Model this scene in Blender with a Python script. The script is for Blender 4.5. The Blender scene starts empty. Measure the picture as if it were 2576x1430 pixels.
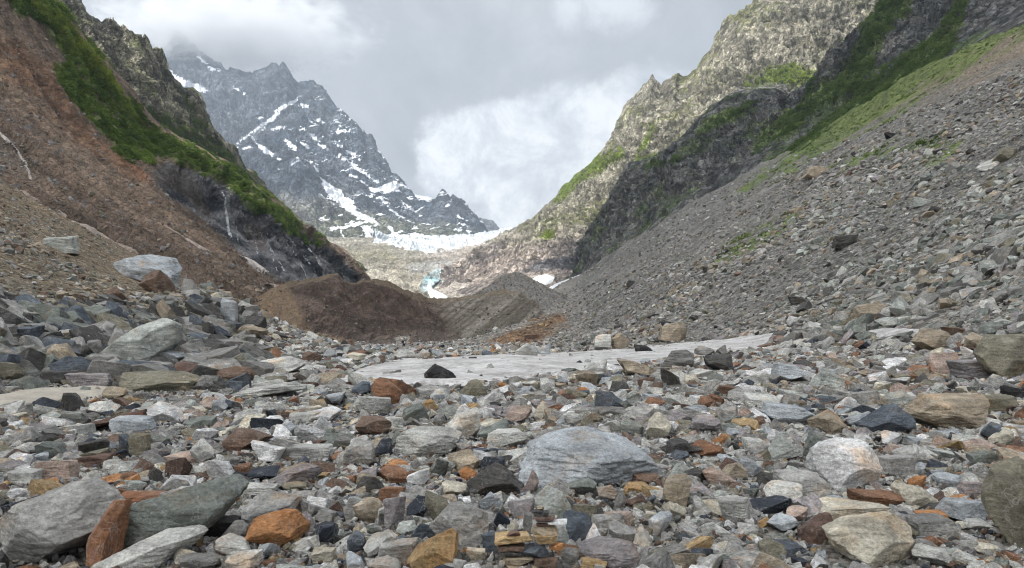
import bpy, math, random, numpy as np
from math import radians
random.seed(7)
RNG = np.random.default_rng(7)
SC = bpy.context.scene
COL = SC.collection

# ------------------------------------------------------------------ camera
CX, F, HY, CZ = 1288.0, 1773.0, 800.0, 1.6          # survey frame of 2576 x 1430
cam_d = bpy.data.cameras.new('camera')
cam = bpy.data.objects.new('camera', cam_d); COL.objects.link(cam)
cam.location = (0, 0, CZ); cam.rotation_euler = (radians(90), 0, 0)
cam_d.sensor_width = 36; cam_d.lens = 36 * F / 2576; cam_d.shift_y = (HY - 715) / 2576
cam_d.clip_start = 0.1; cam_d.clip_end = 30000
SC.camera = cam

# ------------------------------------------------------------------ light
SUN_DIR = np.array([-0.58, -0.30, 0.75]); SUN_DIR /= np.linalg.norm(SUN_DIR)
sun_el = math.asin(SUN_DIR[2]); sun_az = math.atan2(SUN_DIR[0], SUN_DIR[1])
sd = bpy.data.lights.new('sun', 'SUN'); sd.energy = 5.0; sd.angle = radians(0.5); sd.color = (1, .955, .88)
sun = bpy.data.objects.new('sun', sd); COL.objects.link(sun)
from mathutils import Vector, Matrix
sun.rotation_euler = Vector(SUN_DIR).to_track_quat('Z', 'Y').to_euler()
sun.location = (0, 0, 50)
SC.view_settings.view_transform = 'Standard'; SC.view_settings.look = 'None'
SC.view_settings.exposure = 0.52; SC.view_settings.gamma = 1
SC.render.engine = 'CYCLES'
SC.cycles.use_denoising = True
SC.cycles.max_bounces = 5; SC.cycles.diffuse_bounces = 3; SC.cycles.transparent_max_bounces = 8
SC.cycles.volume_bounces = 3; SC.cycles.pixel_filter_type = 'BLACKMAN_HARRIS'; SC.cycles.filter_width = 1.1

# ------------------------------------------------------------------ node helper
class NT:
    def __init__(s, tree): s.t = tree; s.n = tree.nodes; s.l = tree.links
    def add(s, typ, **kw):
        nd = s.n.new(typ)
        for k, v in kw.items():
            if k.startswith('i_'):
                key = k[2:]; key = int(key) if key.isdigit() else key.replace('_', ' ')
                if hasattr(v, 'links') or isinstance(v, bpy.types.NodeSocket): s.l.new(v, nd.inputs[key])
                else: nd.inputs[key].default_value = v
            else: setattr(nd, k, v)
        return nd
    def val(s, nd, i, v):
        if isinstance(v, bpy.types.NodeSocket): s.l.new(v, nd.inputs[i])
        else: nd.inputs[i].default_value = v
    def math(s, op, a, b=0.0, c=None, clamp=False):
        nd = s.n.new('ShaderNodeMath'); nd.operation = op; nd.use_clamp = clamp
        s.val(nd, 0, a); s.val(nd, 1, b)
        if c is not None: s.val(nd, 2, c)
        return nd.outputs[0]
    def vmath(s, op, a, b=(0, 0, 0)):
        nd = s.n.new('ShaderNodeVectorMath'); nd.operation = op
        s.val(nd, 0, a)
        if op == 'SCALE': s.val(nd, 3, b)
        else: s.val(nd, 1, b)
        return nd.outputs[0]
    def noise(s, vec, scale, detail=5, rough=.55, lac=2.0, dist=0.0, col=False):
        nd = s.n.new('ShaderNodeTexNoise'); s.val(nd, 'Vector', vec); nd.inputs['Scale'].default_value = scale
        nd.inputs['Detail'].default_value = detail; nd.inputs['Roughness'].default_value = rough
        nd.inputs['Lacunarity'].default_value = lac; nd.inputs['Distortion'].default_value = dist
        return nd.outputs[1 if col else 0]
    def vor(s, vec, scale, feature='F1', out=0, rand=1.0):
        nd = s.n.new('ShaderNodeTexVoronoi'); nd.feature = feature; s.val(nd, 'Vector', vec)
        nd.inputs['Scale'].default_value = scale
        if 'Randomness' in nd.inputs: nd.inputs['Randomness'].default_value = rand
        return nd.outputs[out]
    def ramp(s, f, stops):
        nd = s.n.new('ShaderNodeValToRGB'); s.val(nd, 0, f)
        el = nd.color_ramp.elements
        while len(el) < len(stops): el.new(.5)
        for e, (p, c) in zip(el, stops):
            e.position = p; e.color = (c, c, c, 1) if isinstance(c, (int, float)) else (*c[:3], 1)
        return nd.outputs[0]
    def mr(s, f, a, b, c=0.0, d=1.0, smooth=False):
        nd = s.n.new('ShaderNodeMapRange'); s.val(nd, 0, f)
        if smooth: nd.interpolation_type = 'SMOOTHSTEP'
        for i, v in zip((1, 2, 3, 4), (a, b, c, d)): nd.inputs[i].default_value = v
        return nd.outputs[0]
    def mix(s, f, a, b, mode='MIX'):
        nd = s.n.new('ShaderNodeMix'); nd.data_type = 'RGBA'; nd.blend_type = mode
        s.val(nd, 0, f)
        for i, v in ((6, a), (7, b)):
            if isinstance(v, tuple) and len(v) == 3: v = (*v, 1)
            s.val(nd, i, v)
        return nd.outputs[2]

def material(name):
    m = bpy.data.materials.new(name); m.use_nodes = True
    nt = NT(m.node_tree); nt.n.clear()
    out = nt.n.new('ShaderNodeOutputMaterial')
    return m, nt, out

def principled(nt, out, color, rough=.85, normal=None, spec=.35):
    b = nt.n.new('ShaderNodeBsdfPrincipled')
    nt.val(b, 'Base Color', color if not (isinstance(color, tuple) and len(color) == 3) else (*color, 1))
    nt.val(b, 'Roughness', rough); b.inputs['Specular IOR Level'].default_value = spec
    if normal is not None: nt.l.new(normal, b.inputs['Normal'])
    nt.l.new(b.outputs[0], out.inputs['Surface'])
    return b

def bump(nt, h, dist, strength=1.0, prev=None):
    b = nt.n.new('ShaderNodeBump'); nt.val(b, 'Height', h)
    b.inputs['Distance'].default_value = dist; b.inputs['Strength'].default_value = strength
    if prev is not None: nt.l.new(prev, b.inputs['Normal'])
    return b.outputs[0]

# ------------------------------------------------------------------ world: overcast sky
w = bpy.data.worlds.new('World'); SC.world = w; w.use_nodes = True
wn = NT(w.node_tree); wn.n.clear()
wo = wn.n.new('ShaderNodeOutputWorld'); bg = wn.n.new('ShaderNodeBackground')
sky = wn.n.new('ShaderNodeTexSky'); sky.sky_type = 'NISHITA'; sky.sun_disc = False
sky.sun_elevation = sun_el; sky.sun_rotation = sun_az
dirv = wn.n.new('ShaderNodeTexCoord').outputs['Generated']
sep = wn.n.new('ShaderNodeSeparateXYZ'); wn.l.new(dirv, sep.inputs[0])
dx, dy, dz = sep.outputs
ay = wn.math('MAXIMUM', wn.math('ABSOLUTE', dy), .12)
U = wn.math('DIVIDE', dx, ay); V = wn.math('DIVIDE', dz, ay)
uv = wn.n.new('ShaderNodeCombineXYZ'); wn.l.new(U, uv.inputs[0]); wn.l.new(V, uv.inputs[1]); uvo = uv.outputs[0]
def blob(px, py, rx, ry):
    a = wn.math('DIVIDE', wn.math('SUBTRACT', U, (px - CX) / F), rx / F)
    b = wn.math('DIVIDE', wn.math('SUBTRACT', V, (HY - py) / F), ry / F)
    r = wn.math('ADD', wn.math('MULTIPLY', a, a), wn.math('MULTIPLY', b, b))
    return wn.math('SUBTRACT', 1.0, wn.math('SQRT', r))
def mx(*a):
    r = a[0]
    for b in a[1:]: r = wn.math('MAXIMUM', r, b)
    return r
n1 = wn.noise(uvo, 6.5, 10, .66); n2 = wn.noise(uvo, 3.0, 9, .62, dist=.4); n3 = wn.noise(uvo, 11, 9, .68, dist=.3)
cum = mx(blob(1400, 430, 330, 240), blob(1190, 400, 190, 150), blob(1440, 330, 190, 150), blob(1640, 330, 260, 170), blob(1280, 330, 130, 100), blob(1500, 560, 420, 130))
cumf = wn.math('ADD', cum, wn.math('MULTIPLY', wn.math('SUBTRACT', n1, .5), 1.5))
top = mx(blob(1540, 10, 150, 100), blob(1430, 20, 70, 80), blob(520, 50, 100, 34))
topf = wn.math('ADD', top, wn.math('MULTIPLY', wn.math('SUBTRACT', n3, .5), 1.7))
m1 = wn.mr(cumf, .02, .30, smooth=True); m2 = wn.mr(topf, .1, .75, smooth=True)
base = wn.ramp(n2, [(.34, (.315, .328, .345)), (.5, (.455, .468, .482)), (.66, (.64, .65, .66))])
inner = wn.ramp(n3, [(.34, (.50, .53, .57)), (.48, (.72, .745, .775)), (.60, (.97, .975, .98))])
lowl = wn.mr(cumf, .0, .35, 1.12, 1.0)                       # darker band beside the cumulus rim
c = wn.mix(m1, base, inner)
c = wn.mix(wn.math('MULTIPLY', m2, .85), c, (.82, .84, .865))
darkb = wn.mr(blob(1250, 130, 900, 150), 0, .8, 0, .45)
c = wn.mix(wn.math('MULTIPLY', darkb, wn.mr(n1, .35, .6)), c, (.33, .345, .36))
zen = wn.mr(dz, .45, .95, 1.0, 2.1)
c = wn.mix(1.0, c, (0, 0, 0), 'ADD'); cc = wn.vmath('SCALE', c, zen)
skyc = wn.vmath('SCALE', sky.outputs[0], .08)
final = wn.mix(.93, skyc, cc)
below = wn.mr(dz, -.05, .0)
final = wn.mix(below, (.22, .21, .2), final)
wn.l.new(final, bg.inputs[0]); bg.inputs[1].default_value = 0.83
wn.l.new(bg.outputs[0], wo.inputs[0])

# ------------------------------------------------------------------ numpy noise
TB = RNG.uniform(-1, 1, (32, 32, 32)).astype(np.float32).ravel()
def vn(x, y, z):
    xi = np.floor(x); yi = np.floor(y); zi = np.floor(z)
    fx = (x - xi).astype(np.float32); fy = (y - yi).astype(np.float32); fz = (z - zi).astype(np.float32)
    fx = fx*fx*(3-2*fx); fy = fy*fy*(3-2*fy); fz = fz*fz*(3-2*fz)
    xi = xi.astype(np.int64) & 31; yi = yi.astype(np.int64) & 31; zi = zi.astype(np.int64) & 31
    x1 = ((xi+1) & 31) << 10; x0 = xi << 10; y1 = ((yi+1) & 31) << 5; y0 = yi << 5; z1 = (zi+1) & 31
    a = TB[x0+y0+zi]; a = a + (TB[x1+y0+zi]-a)*fx
    b = TB[x0+y1+zi]; b = b + (TB[x1+y1+zi]-b)*fx
    c = TB[x0+y0+z1]; c = c + (TB[x1+y0+z1]-c)*fx
    d = TB[x0+y1+z1]; d = d + (TB[x1+y1+z1]-d)*fx
    a = a + (b-a)*fy; c = c + (d-c)*fy
    return a + (c-a)*fz
def fbm(x, y, z, o=5, gain=.5, off=0.0):
    s = 0; a = 1.0; t = 0
    for i in range(o):
        k = 2.03**i
        # rotate a little per octave to hide the lattice
        ca, sa = math.cos(i*1.1), math.sin(i*1.1)
        s = s + a*vn((x*ca-z*sa)*k+i*7.3+off, (y+.3*x)*k+i*3.1+off, (x*sa+z*ca)*k+i*5.7); t += a; a *= gain
    return s/t
def ridged(x, y, z, o=5, gain=.55, off=0.0):
    s = 0; a = 1.0; t = 0
    for i in range(o):
        k = 2.07**i; ca, sa = math.cos(i*.9+.4), math.sin(i*.9+.4)
        s = s + a*(1-2*np.abs(vn((x*ca-z*sa)*k+i*9.3+off, (y+.25*x)*k+i*4.1+off, (x*sa+z*ca)*k+i*2.7))); t += a; a *= gain
    return s/t
def sm(x, a, b):
    t = np.clip((x-a)/(b-a), 0, 1); return t*t*(3-2*t)
def W(px, py, D):
    return np.stack([(px-CX)/F*D, D+0*px, CZ+(HY-py)/F*D], -1)
def proj(P):
    D = np.maximum(P[..., 1], .05)
    return CX+P[..., 0]/D*F, HY-(P[..., 2]-CZ)/D*F
def seg_dist(px, py, pts):
    """distance to polyline of (x, y, halfwidth): returns d - halfwidth"""
    best = np.full(np.shape(px), 1e9, np.float32)
    for (x0, y0, w0), (x1, y1, w1) in zip(pts[:-1], pts[1:]):
        vx, vy = x1-x0, y1-y0; L = vx*vx+vy*vy+1e-9
        t = np.clip(((px-x0)*vx+(py-y0)*vy)/L, 0, 1)
        d = np.hypot(px-x0-t*vx, py-y0-t*vy)-(w0+(w1-w0)*t)
        best = np.minimum(best, d)
    return best
def poly_sd(px, py, pts):
    """signed distance to polygon, positive inside"""
    n = len(pts); ins = np.zeros(np.shape(px), bool); best = np.full(np.shape(px), 1e9, np.float32)
    for i in range(n):
        x0, y0 = pts[i]; x1, y1 = pts[(i+1) % n]
        vx, vy = x1-x0, y1-y0; L = vx*vx+vy*vy+1e-9
        t = np.clip(((px-x0)*vx+(py-y0)*vy)/L, 0, 1)
        best = np.minimum(best, np.hypot(px-x0-t*vx, py-y0-t*vy))
        if y0 != y1:
            cr = ((y0 > py) != (y1 > py)) & (px < (x1-x0)*(py-y0)/(y1-y0)+x0)
            ins ^= cr
    return np.where(ins, best, -best)

# ------------------------------------------------------------------ mesh helpers
def mesh_from(name, V3, faces, mat, smooth=True, attrs=None, parent=None, loc=None):
    me = bpy.data.meshes.new(name)
    V3 = np.ascontiguousarray(V3, np.float32); faces = np.ascontiguousarray(faces, np.int32)
    nf, k = faces.shape
    me.vertices.add(len(V3)); me.vertices.foreach_set('co', V3.ravel())
    me.loops.add(nf*k); me.loops.foreach_set('vertex_index', faces.ravel())
    me.polygons.add(nf); me.polygons.foreach_set('loop_start', np.arange(0, nf*k, k, dtype=np.int32))
    me.update(calc_edges=True)
    if smooth: me.polygons.foreach_set('use_smooth', np.ones(nf, bool))
    if smooth == 'auto': me.set_sharp_from_angle(angle=radians(24))
    for an, av in (attrs or {}).items():
        av = np.asarray(av, np.float32)
        if av.ndim == 2:
            a = me.attributes.new(an, 'FLOAT_COLOR', 'POINT')
            if av.shape[1] == 3: av = np.concatenate([av, np.ones((len(av), 1), np.float32)], 1)
            a.data.foreach_set('color', av.ravel())
        else:
            a = me.attributes.new(an, 'FLOAT', 'POINT'); a.data.foreach_set('value', av)
    if mat: me.materials.append(mat)
    o = bpy.data.objects.new(name, me); COL.objects.link(o)
    if parent: o.parent = parent
    if loc is not None: o.location = loc
    return o
def grid_faces(R, C):
    i = np.arange((R-1)*(C-1)); r = i//(C-1); c = i % (C-1); a = r*C+c
    return np.stack([a, a+1, a+C+1, a+C], 1)
def tag(o, label=None, cat=None, group=None, kind=None):
    if label: o['label'] = label
    if cat: o['category'] = cat
    if group: o['group'] = group
    if kind: o['kind'] = kind
    return o
def loft(rows, R, C, power=1.0):
    """rows: list of [(px,py,D),...]; straight across, Catmull-Rom between rows"""
    t = np.linspace(0, 1, C); cr = []
    for row in rows:
        a = np.array(row, float); s = (a[:, 0]-a[0, 0])/(a[-1, 0]-a[0, 0])
        px = np.interp(t, s, a[:, 0]); py = np.interp(t, s, a[:, 1]); D = np.exp(np.interp(t, s, np.log(a[:, 2])))
        cr.append(W(px, py, D))
    K = np.array(cr); n = len(K)
    q = np.linspace(0, n-1, R); i = np.clip(q.astype(int), 0, n-2); f = (q-i)[:, None, None]
    p1 = K[i]; p2 = K[i+1]
    p0 = np.where((i > 0)[:, None, None], K[np.maximum(i-1, 0)], 2*p1-p2)
    p3 = np.where((i < n-2)[:, None, None], K[np.minimum(i+2, n-1)], 2*p2-p1)
    m1_ = (p2-p0)*.32; m2_ = (p3-p1)*.32
    f2 = f*f; f3 = f2*f
    P = (2*f3-3*f2+1)*p1+(f3-2*f2+f)*m1_+(-2*f3+3*f2)*p2+(f3-f2)*m2_
    return P, q/(n-1)
def normals(P):
    du = np.gradient(P, axis=1); dv = np.gradient(P, axis=0)
    n = np.cross(du, dv); n /= np.linalg.norm(n, axis=-1, keepdims=True)+1e-9
    return n
def blur(a, k):
    for ax in (0, 1):
        c = np.cumsum(np.pad(a, [(k+1, k) if i == ax else (0, 0) for i in range(a.ndim)], mode='edge'), axis=ax)
        n = a.shape[ax]
        hi = np.take(c, np.arange(2*k+1, 2*k+1+n), axis=ax); lo = np.take(c, np.arange(0, n), axis=ax)
        a = (hi-lo)/(2*k+1)
    return a
def facing(N, P):
    s = np.sign(np.sum(N*(np.array([0, 0, 2.0])-P), -1, keepdims=True).mean()); return N*s
def lerp(a, b, t):
    a = np.asarray(a, np.float32); b = np.asarray(b, np.float32)
    if np.ndim(t): t = np.asarray(t)[..., None]
    return a+(b-a)*t
def overlay(name, P, N, sd, h, mat, amp=0.0):
    """a sheet of snow/ice lying on the surface P where sd (px) > 0"""
    R, C = sd.shape; keep = sd > -3
    idx = -np.ones((R, C), int)
    off = h*sm(sd, -3, 6)-h*.35
    Q = P+N*off[..., None]
    fc = grid_faces(R, C); kf = keep.ravel()[fc].all(1); fc = fc[kf]
    if len(fc) == 0: print('EMPTY overlay', name); return None
    used = np.unique(fc); mp = np.zeros(R*C, int); mp[used] = np.arange(len(used))
    o = mesh_from(name, Q.reshape(-1, 3)[used], mp[fc], mat)
    tag(o, kind='structure'); return o

# ------------------------------------------------------------------ materials for ground and rock
def mat_rockface(name, k, bd, snow=False, grain=.5, strata=0.0, cell=None, blocks=None, crk=.5):
    m, nt, out = material(name)
    geo = nt.n.new('ShaderNodeNewGeometry'); pos = geo.outputs['Position']
    at = nt.add('ShaderNodeAttribute', attribute_name='col')
    n_a = nt.noise(pos, k, 8, .68); n_b = nt.noise(pos, k*6, 6, .65)
    v = nt.mr(nt.math('ADD', nt.math('MULTIPLY', n_a, .6), nt.math('MULTIPLY', n_b, .4)), .36, .64, 1-grain, 1+grain)
    c = nt.vmath('SCALE', at.outputs['Color'], v)
    h = nt.math('ADD', n_a, nt.math('MULTIPLY', n_b, .35))
    if cell:
        vc = nt.vor(pos, cell, 'F1', 1); vd = nt.vor(pos, cell, 'F1', 0)
        sepc = nt.n.new('ShaderNodeSeparateColor'); nt.l.new(vc, sepc.inputs[0])
        cv = nt.mr(sepc.outputs[0], 0, 1, .62, 1.5)
        cv = nt.math('MULTIPLY', cv, nt.mr(vd, .25, .6, 1.0, .62))
        c = nt.vmath('SCALE', c, cv)
        h = nt.math('ADD', h, nt.math('MULTIPLY', vd, -1.0))
    if blocks:
        wv = nt.vmath('ADD', nt.vmath('MULTIPLY', pos, (1, 1, .7)), nt.vmath('SCALE', nt.noise(pos, blocks*.9, 4, .6, col=True), 1.1/blocks))
        for sc_, am in ((blocks, .34), (blocks*2.7, .26)):
            de = nt.vor(wv, sc_, 'DISTANCE_TO_EDGE', 0)
            cc_ = nt.n.new('ShaderNodeSeparateColor'); nt.l.new(nt.vor(wv, sc_, 'F1', 1), cc_.inputs[0])
            c = nt.vmath('SCALE', c, nt.mr(cc_.outputs[0], 0, 1, 1-am*(1.4-.8*(crk > .6)), 1+am*(1.2-.6*(crk > .6))))
            c = nt.vmath('SCALE', c, nt.mr(de, 0, .09, crk, 1.0))
            h = nt.math('ADD', h, nt.math('ADD', nt.math('MULTIPLY', nt.mr(de, 0, .2), .3), nt.math('MULTIPLY', cc_.outputs[1], .35)))
    nrm = bump(nt, h, bd)
    rough = .9
    if snow:
        sa = nt.add('ShaderNodeAttribute', attribute_name='snow')
        f = nt.math('ADD', sa.outputs['Fac'], nt.math('MULTIPLY', nt.math('SUBTRACT', nt.noise(pos, k*3, 6, .7), .5), 1.1))
        f = nt.mr(f, .38, .64)
        c = nt.mix(f, c, (.70, .725, .77))
        nrm2 = bump(nt, nt.noise(pos, k*2, 4), bd*.3)
        mixn = nt.n.new('ShaderNodeMix'); mixn.data_type = 'VECTOR'
        nt.l.new(f, mixn.inputs[0]); nt.l.new(nrm, mixn.inputs[4]); nt.l.new(nrm2, mixn.inputs[5]); nrm = mixn.outputs[1]
    principled(nt, out, c, rough, nrm, .2)
    return m
def mat_snow(name, k, bd, col=(.74, .75, .77), dirt=(.42, .38, .34), amt=.5, lo_=.45):
    m, nt, out = material(name)
    pos = nt.n.new('ShaderNodeNewGeometry').outputs['Position']
    a = nt.noise(pos, k, 7, .7); b = nt.noise(pos, k*7, 4, .7)
    f = nt.mr(nt.math('ADD', nt.math('MULTIPLY', a, .55), nt.math('MULTIPLY', b, .45)), lo_, .66, 0, amt)
    c = nt.mix(f, col, dirt)
    principled(nt, out, c, .6, bump(nt, nt.math('ADD', a, nt.math('MULTIPLY', b, .4)), bd), .4)
    return m
def mat_stone(name, src):
    """individual stones: tint per object / per instance"""
    m, nt, out = material(name)
    geo = nt.n.new('ShaderNodeNewGeometry'); pos = geo.outputs['Position']
    oc = nt.n.new('ShaderNodeTexCoord').outputs['Object']
    oi = nt.n.new('ShaderNodeObjectInfo')
    if src == 'object': tint = oi.outputs['Color']
    else: tint = nt.add('ShaderNodeAttribute', attribute_name='tint', attribute_type='INSTANCER').outputs['Color']
    off = nt.n.new('ShaderNodeCombineXYZ'); nt.l.new(nt.math('MULTIPLY', oi.outputs['Random'], 37.0), off.inputs[0])
    ocr = nt.vmath('ADD', oc, off.outputs[0])
    big = nt.noise(ocr, 1.5, 5, .6); fine = nt.noise(pos, 38, 8, .75); mid = nt.noise(pos, 9, 6, .65)
    # strata lines
    sv = nt.vmath('MULTIPLY', ocr, (1.4, 1.4, 9.0)); st = nt.noise(sv, 1.3, 6, .65, dist=.6)
    v = nt.math('MULTIPLY', nt.mr(big, .32, .68, .72, 1.28), nt.mr(fine, .3, .7, .5, 1.5))
    v = nt.math('MULTIPLY', v, nt.mr(st, .35, .65, .7, 1.28))
    v = nt.math('MULTIPLY', v, nt.mr(mid, .35, .65, .86, 1.14))
    c = nt.vmath('SCALE', tint, v)
    # warm iron blotches on some faces
    fe = nt.mr(nt.noise(nt.vmath('ADD', ocr, (5, 3, 9)), 1.1, 5, .7), .55, .70, 0, .7)
    c = nt.mix(fe, c, nt.mix(1.0, c, (1.2, .82, .5), 'MULTIPLY'))
    pa_ = nt.mr(nt.noise(nt.vmath('ADD', ocr, (2, 6, 4)), 1.7, 7, .72), .55, .62, 0, .6)
    c = nt.mix(pa_, c, nt.vmath('SCALE', nt.vmath('ADD', c, (.05, .05, .047)), 1.35))
    # pale mineral veins and speckles
    ve = nt.mr(nt.math('ABSOLUTE', nt.math('SUBTRACT', nt.noise(nt.vmath('ADD', ocr, (1, 8, 2)), 1.6, 5, .6, dist=.8), .5)), 0, .006, .35, 0)
    c = nt.mix(ve, c, (.5, .5, .48))
    sp = nt.mr(nt.noise(pos, 90, 3, .8), .66, .74, 0, .4)
    c = nt.mix(sp, c, nt.vmath('SCALE', c, .45))
    h = nt.math('ADD', nt.math('MULTIPLY', mid, .9), nt.math('MULTIPLY', fine, .35))
    nrm = bump(nt, h, .045, 1.0)
    nrm = bump(nt, st, .05, .4, nrm)
    principled(nt, out, c, .82, nrm, .3)
    return m
M_STONE = mat_stone('stone', 'object'); M_SCAT = mat_stone('stone_scatter', 'instancer')
M_SNOW_NEAR = mat_snow('old_snow', .9, .14, (.78, .77, .76), (.17, .15, .135), 1.0, .38)
M_SNOW = mat_snow('snow', .15, .4, (.76, .78, .80), (.5, .47, .44), .35)
M_SNOW_FAR = mat_snow('snow_far', .02, 2.0, (.80, .82, .84), (.6, .6, .6), .2)
M_DUST = mat_snow('dusty_snow', .3, .2, (.44, .36, .31), (.24, .165, .13), .85)

# ================================================================== NEAR TERRAIN (ground heightfield)
def softp(x, w): return w*np.logaddexp(0, x/w)
def toeR(y): return np.interp(y, [-5, 6, 17, 25, 40, 70, 100, 150, 300, 450, 700], [9, 10, 13, 14.5, 16, 12, 8, 4, 0, -12, 60])
def toeL(y): return np.interp(y, [-5, 6, 17, 30, 45, 70, 100, 130, 150, 250, 450, 700], [9, 10, 12.2, 13.5, 15.5, 20, 26, 33, 42, 85, 190, 330])
def g0(x, y):
    z = np.interp(y, [-10, 22, 40, 60, 100, 130, 450], [0, 0, -.45, -1.4, -2.9, -4, -5])
    wr = 1.2+np.clip(y, 0, 200)*.03
    sr = softp(x-toeR(y), wr); z = z+.60*sr
    sl = softp(-x-toeL(y), wr); z = z+.40*sl+.0016*np.minimum(sl, 90)**2
    z = z+2.2*np.exp(-((x+1.5)/9.0)**2-((y-124)/9.0)**2)*1.0+2.2*np.exp(-((x-6)/7)**2-((y-128)/9)**2)
    z = z+1.0*np.exp(-((x+31)/9)**2-((y-112)/12)**2)
    z = z+1.6*np.exp(-((x+20)/5.5)**2-((y-48)/8)**2)
    return z
def g(x, y):
    x = np.asarray(x, np.float64); y = np.asarray(y, np.float64)
    D = np.clip(y, 3, 400)
    z = g0(x, y)
    q = np.zeros_like(z)
    q += .10*fbm(x/2.2, y/2.2, q, 4)*sm(D, 0, 6)
    q += (.10+.010*D)*fbm(x/9+3, y/9, 0*z, 4)
    q += .02*D*fbm(x/40+8, y/40+4, 0*z, 4)*sm(D, 25, 90)
    return z+q
# ---- ground mesh : fan that opens with distance
Rg, Cg = 820, 1000
yy = -5.5+np.exp(np.linspace(math.log(1.0), math.log(780), Rg)); yy = yy[:, None]+np.zeros((1, Cg))
uu = np.linspace(-1.15, 1.15, Cg)[None, :]+np.zeros((Rg, 1))
xx = uu*(yy+6.5)
GP = np.stack([xx, yy, g(xx, yy)], -1)
gpx, gpy = proj(GP); gpx[GP[..., 1] < 1] = -9999
SNOWPOLY = [(820, 968), (925, 925), (1010, 906), (1140, 899), (1400, 888), (1600, 876), (1800, 858), (1945, 838), (1960, 852), (1915, 884), (1800, 892), (1720, 905),
            (1600, 925), (1510, 945), (1420, 948), (1330, 958), (1200, 972), (1050, 975), (930, 968), (860, 985)]
SNOW2 = [(2170, 838), (2240, 826), (2340, 828), (2335, 846), (2200, 852)]
LEDGE = [(-60, 1010), (40, 990), (110, 978), (250, 976), (300, 984), (300, 1003), (200, 1012), (90, 1030), (-60, 1046)]
ORANGE = [(1205, 880), (1260, 850), (1330, 815), (1415, 792), (1420, 812), (1370, 850), (1290, 884)]
VEG = [  # (polyline with half widths) on the near right slope
    [(2640, -40, 120), (2500, 20, 95), (2360, 110, 80), (2240, 210, 62), (2130, 300, 44), (2020, 385, 26), (1930, 450, 8)],
    [(2576, 60, 10), (2450, 150, 12), (2300, 260, 12), (2150, 350, 9)],
    [(2080, 425, 9), (2180, 395, 14), (2280, 370, 16), (2370, 350, 20)],
    [(1795, 665, 7), (1840, 632, 16), (1910, 590, 18), (1975, 555, 15), (2030, 520, 7)],
    [(1880, 470, 8), (1990, 420, 12)]]
def veg_field(px, py, lst):
    f = np.full(np.shape(px), -1e9, np.float32)
    for pl in lst: f = np.maximum(f, -seg_dist(px, py, pl))
    return f
def gcolour(x, y, z, px, py):
    n = fbm(x/14, y/14, z/14, 5); n2 = fbm(x/3, y/3, z/3+9, 4)
    D = y
    c = lerp((.26, .24, .215), (.35, .33, .30), np.clip(.5+n, 0, 1))
    # left tan and brown soils
    left = sm(-(px-720), 0, 130)*sm(D, 22, 34)
    tan = lerp((.20, .17, .13), (.27, .205, .135), np.clip(.5+n*1.3, 0, 1))
    c = lerp(c, tan, left)
    br = sm(-(py-(440+.385*px)), -18, 25)*sm(-(px-780), 0, 60)*sm(D, 60, 80)   # brown slope above the toe line
    brown = lerp((.165, .115, .085), (.235, .16, .115), np.clip(.5+n2, 0, 1))
    c = lerp(c, brown, br)
    lowc = sm(px, 640, 740)*sm(-px, -960, -900)*sm(D, 80, 100)
    c = lerp(c, (.24, .175, .115), lowc)
    # right scree, cooler and finer with distance
    sc = sm(px, 1380, 1500)*sm(D, 30, 60)
    c = lerp(c, lerp((.185, .18, .168), (.255, .245, .228), np.clip(.5+n, 0, 1)), sc)
    stk = fbm((y-x*.15)/2.6, 0*x+6, z/45, 5, .65)
    c = c*(1+.5*(stk*sc)[..., None])
    up = sm(-(py-(1190-.40*px))+n*60, -20, 40)*sc*sm(px, 1900, 2150)
    c = lerp(c, lerp((.24, .20, .15), (.31, .25, .185), np.clip(.5+n2, 0, 1)), up*.9)
    c = lerp(c, lerp((.16, .12, .085), (.26, .165, .10), np.clip(.5+n2*1.3, 0, 1)), sm(poly_sd(px, py, ORANGE)+n2*22, -12, 10))
    v = veg_field(px, py, VEG)+n2*34+n*30+40*fbm((y-x*.2)/7, 0*x+4, z/60, 4)
    c = lerp(c, lerp((.08, .125, .03), (.19, .25, .07), np.clip(.5+n2*1.4, 0, 1)), sm(v, -6, 12)*.85)
    return c
gc = gcolour(GP[..., 0], GP[..., 1], GP[..., 2], gpx, gpy)
GN_ = normals(GP); GN_ *= np.sign(GN_[..., 2:3])
# ground material : gravel cells at three sizes, chosen by real distance-independent scale
mg, nt, out = material('gravel')
pos = nt.n.new('ShaderNodeNewGeometry').outputs['Position']
at = nt.add('ShaderNodeAttribute', attribute_name='col')
def cellval(scale):
    nd = nt.n.new('ShaderNodeTexVoronoi'); nd.inputs['Scale'].default_value = scale
    nt.l.new(nt.vmath('ADD', pos, nt.vmath('SCALE', nt.noise(pos, scale*.8, 2, .5, col=True), .5/scale)), nd.inputs['Vector'])
    s_ = nt.n.new('ShaderNodeSeparateColor'); nt.l.new(nd.outputs[1], s_.inputs[0])
    return s_.outputs[0], nd.outputs[0], s_.outputs[1]
v1, d1, h1 = cellval(34); v2, d2, h2 = cellval(3.2); v3, d3, h3 = cellval(.95)
tot = nt.math('MULTIPLY', nt.math('MULTIPLY', nt.mr(v1, 0, 1, .55, 1.5), nt.mr(v2, 0, 1, .62, 1.42)), nt.mr(nt.noise(pos, .9, 5, .7), .35, .65, .6, 1.4))
tot = nt.math('MULTIPLY', tot, nt.mr(d2, .3, .75, 1.0, .6))
tot = nt.math('MULTIPLY', tot, nt.mr(nt.noise(pos, 2.5, 8, .75), .35, .65, .8, 1.2))
c = nt.vmath('SCALE', at.outputs['Color'], tot)
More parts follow.
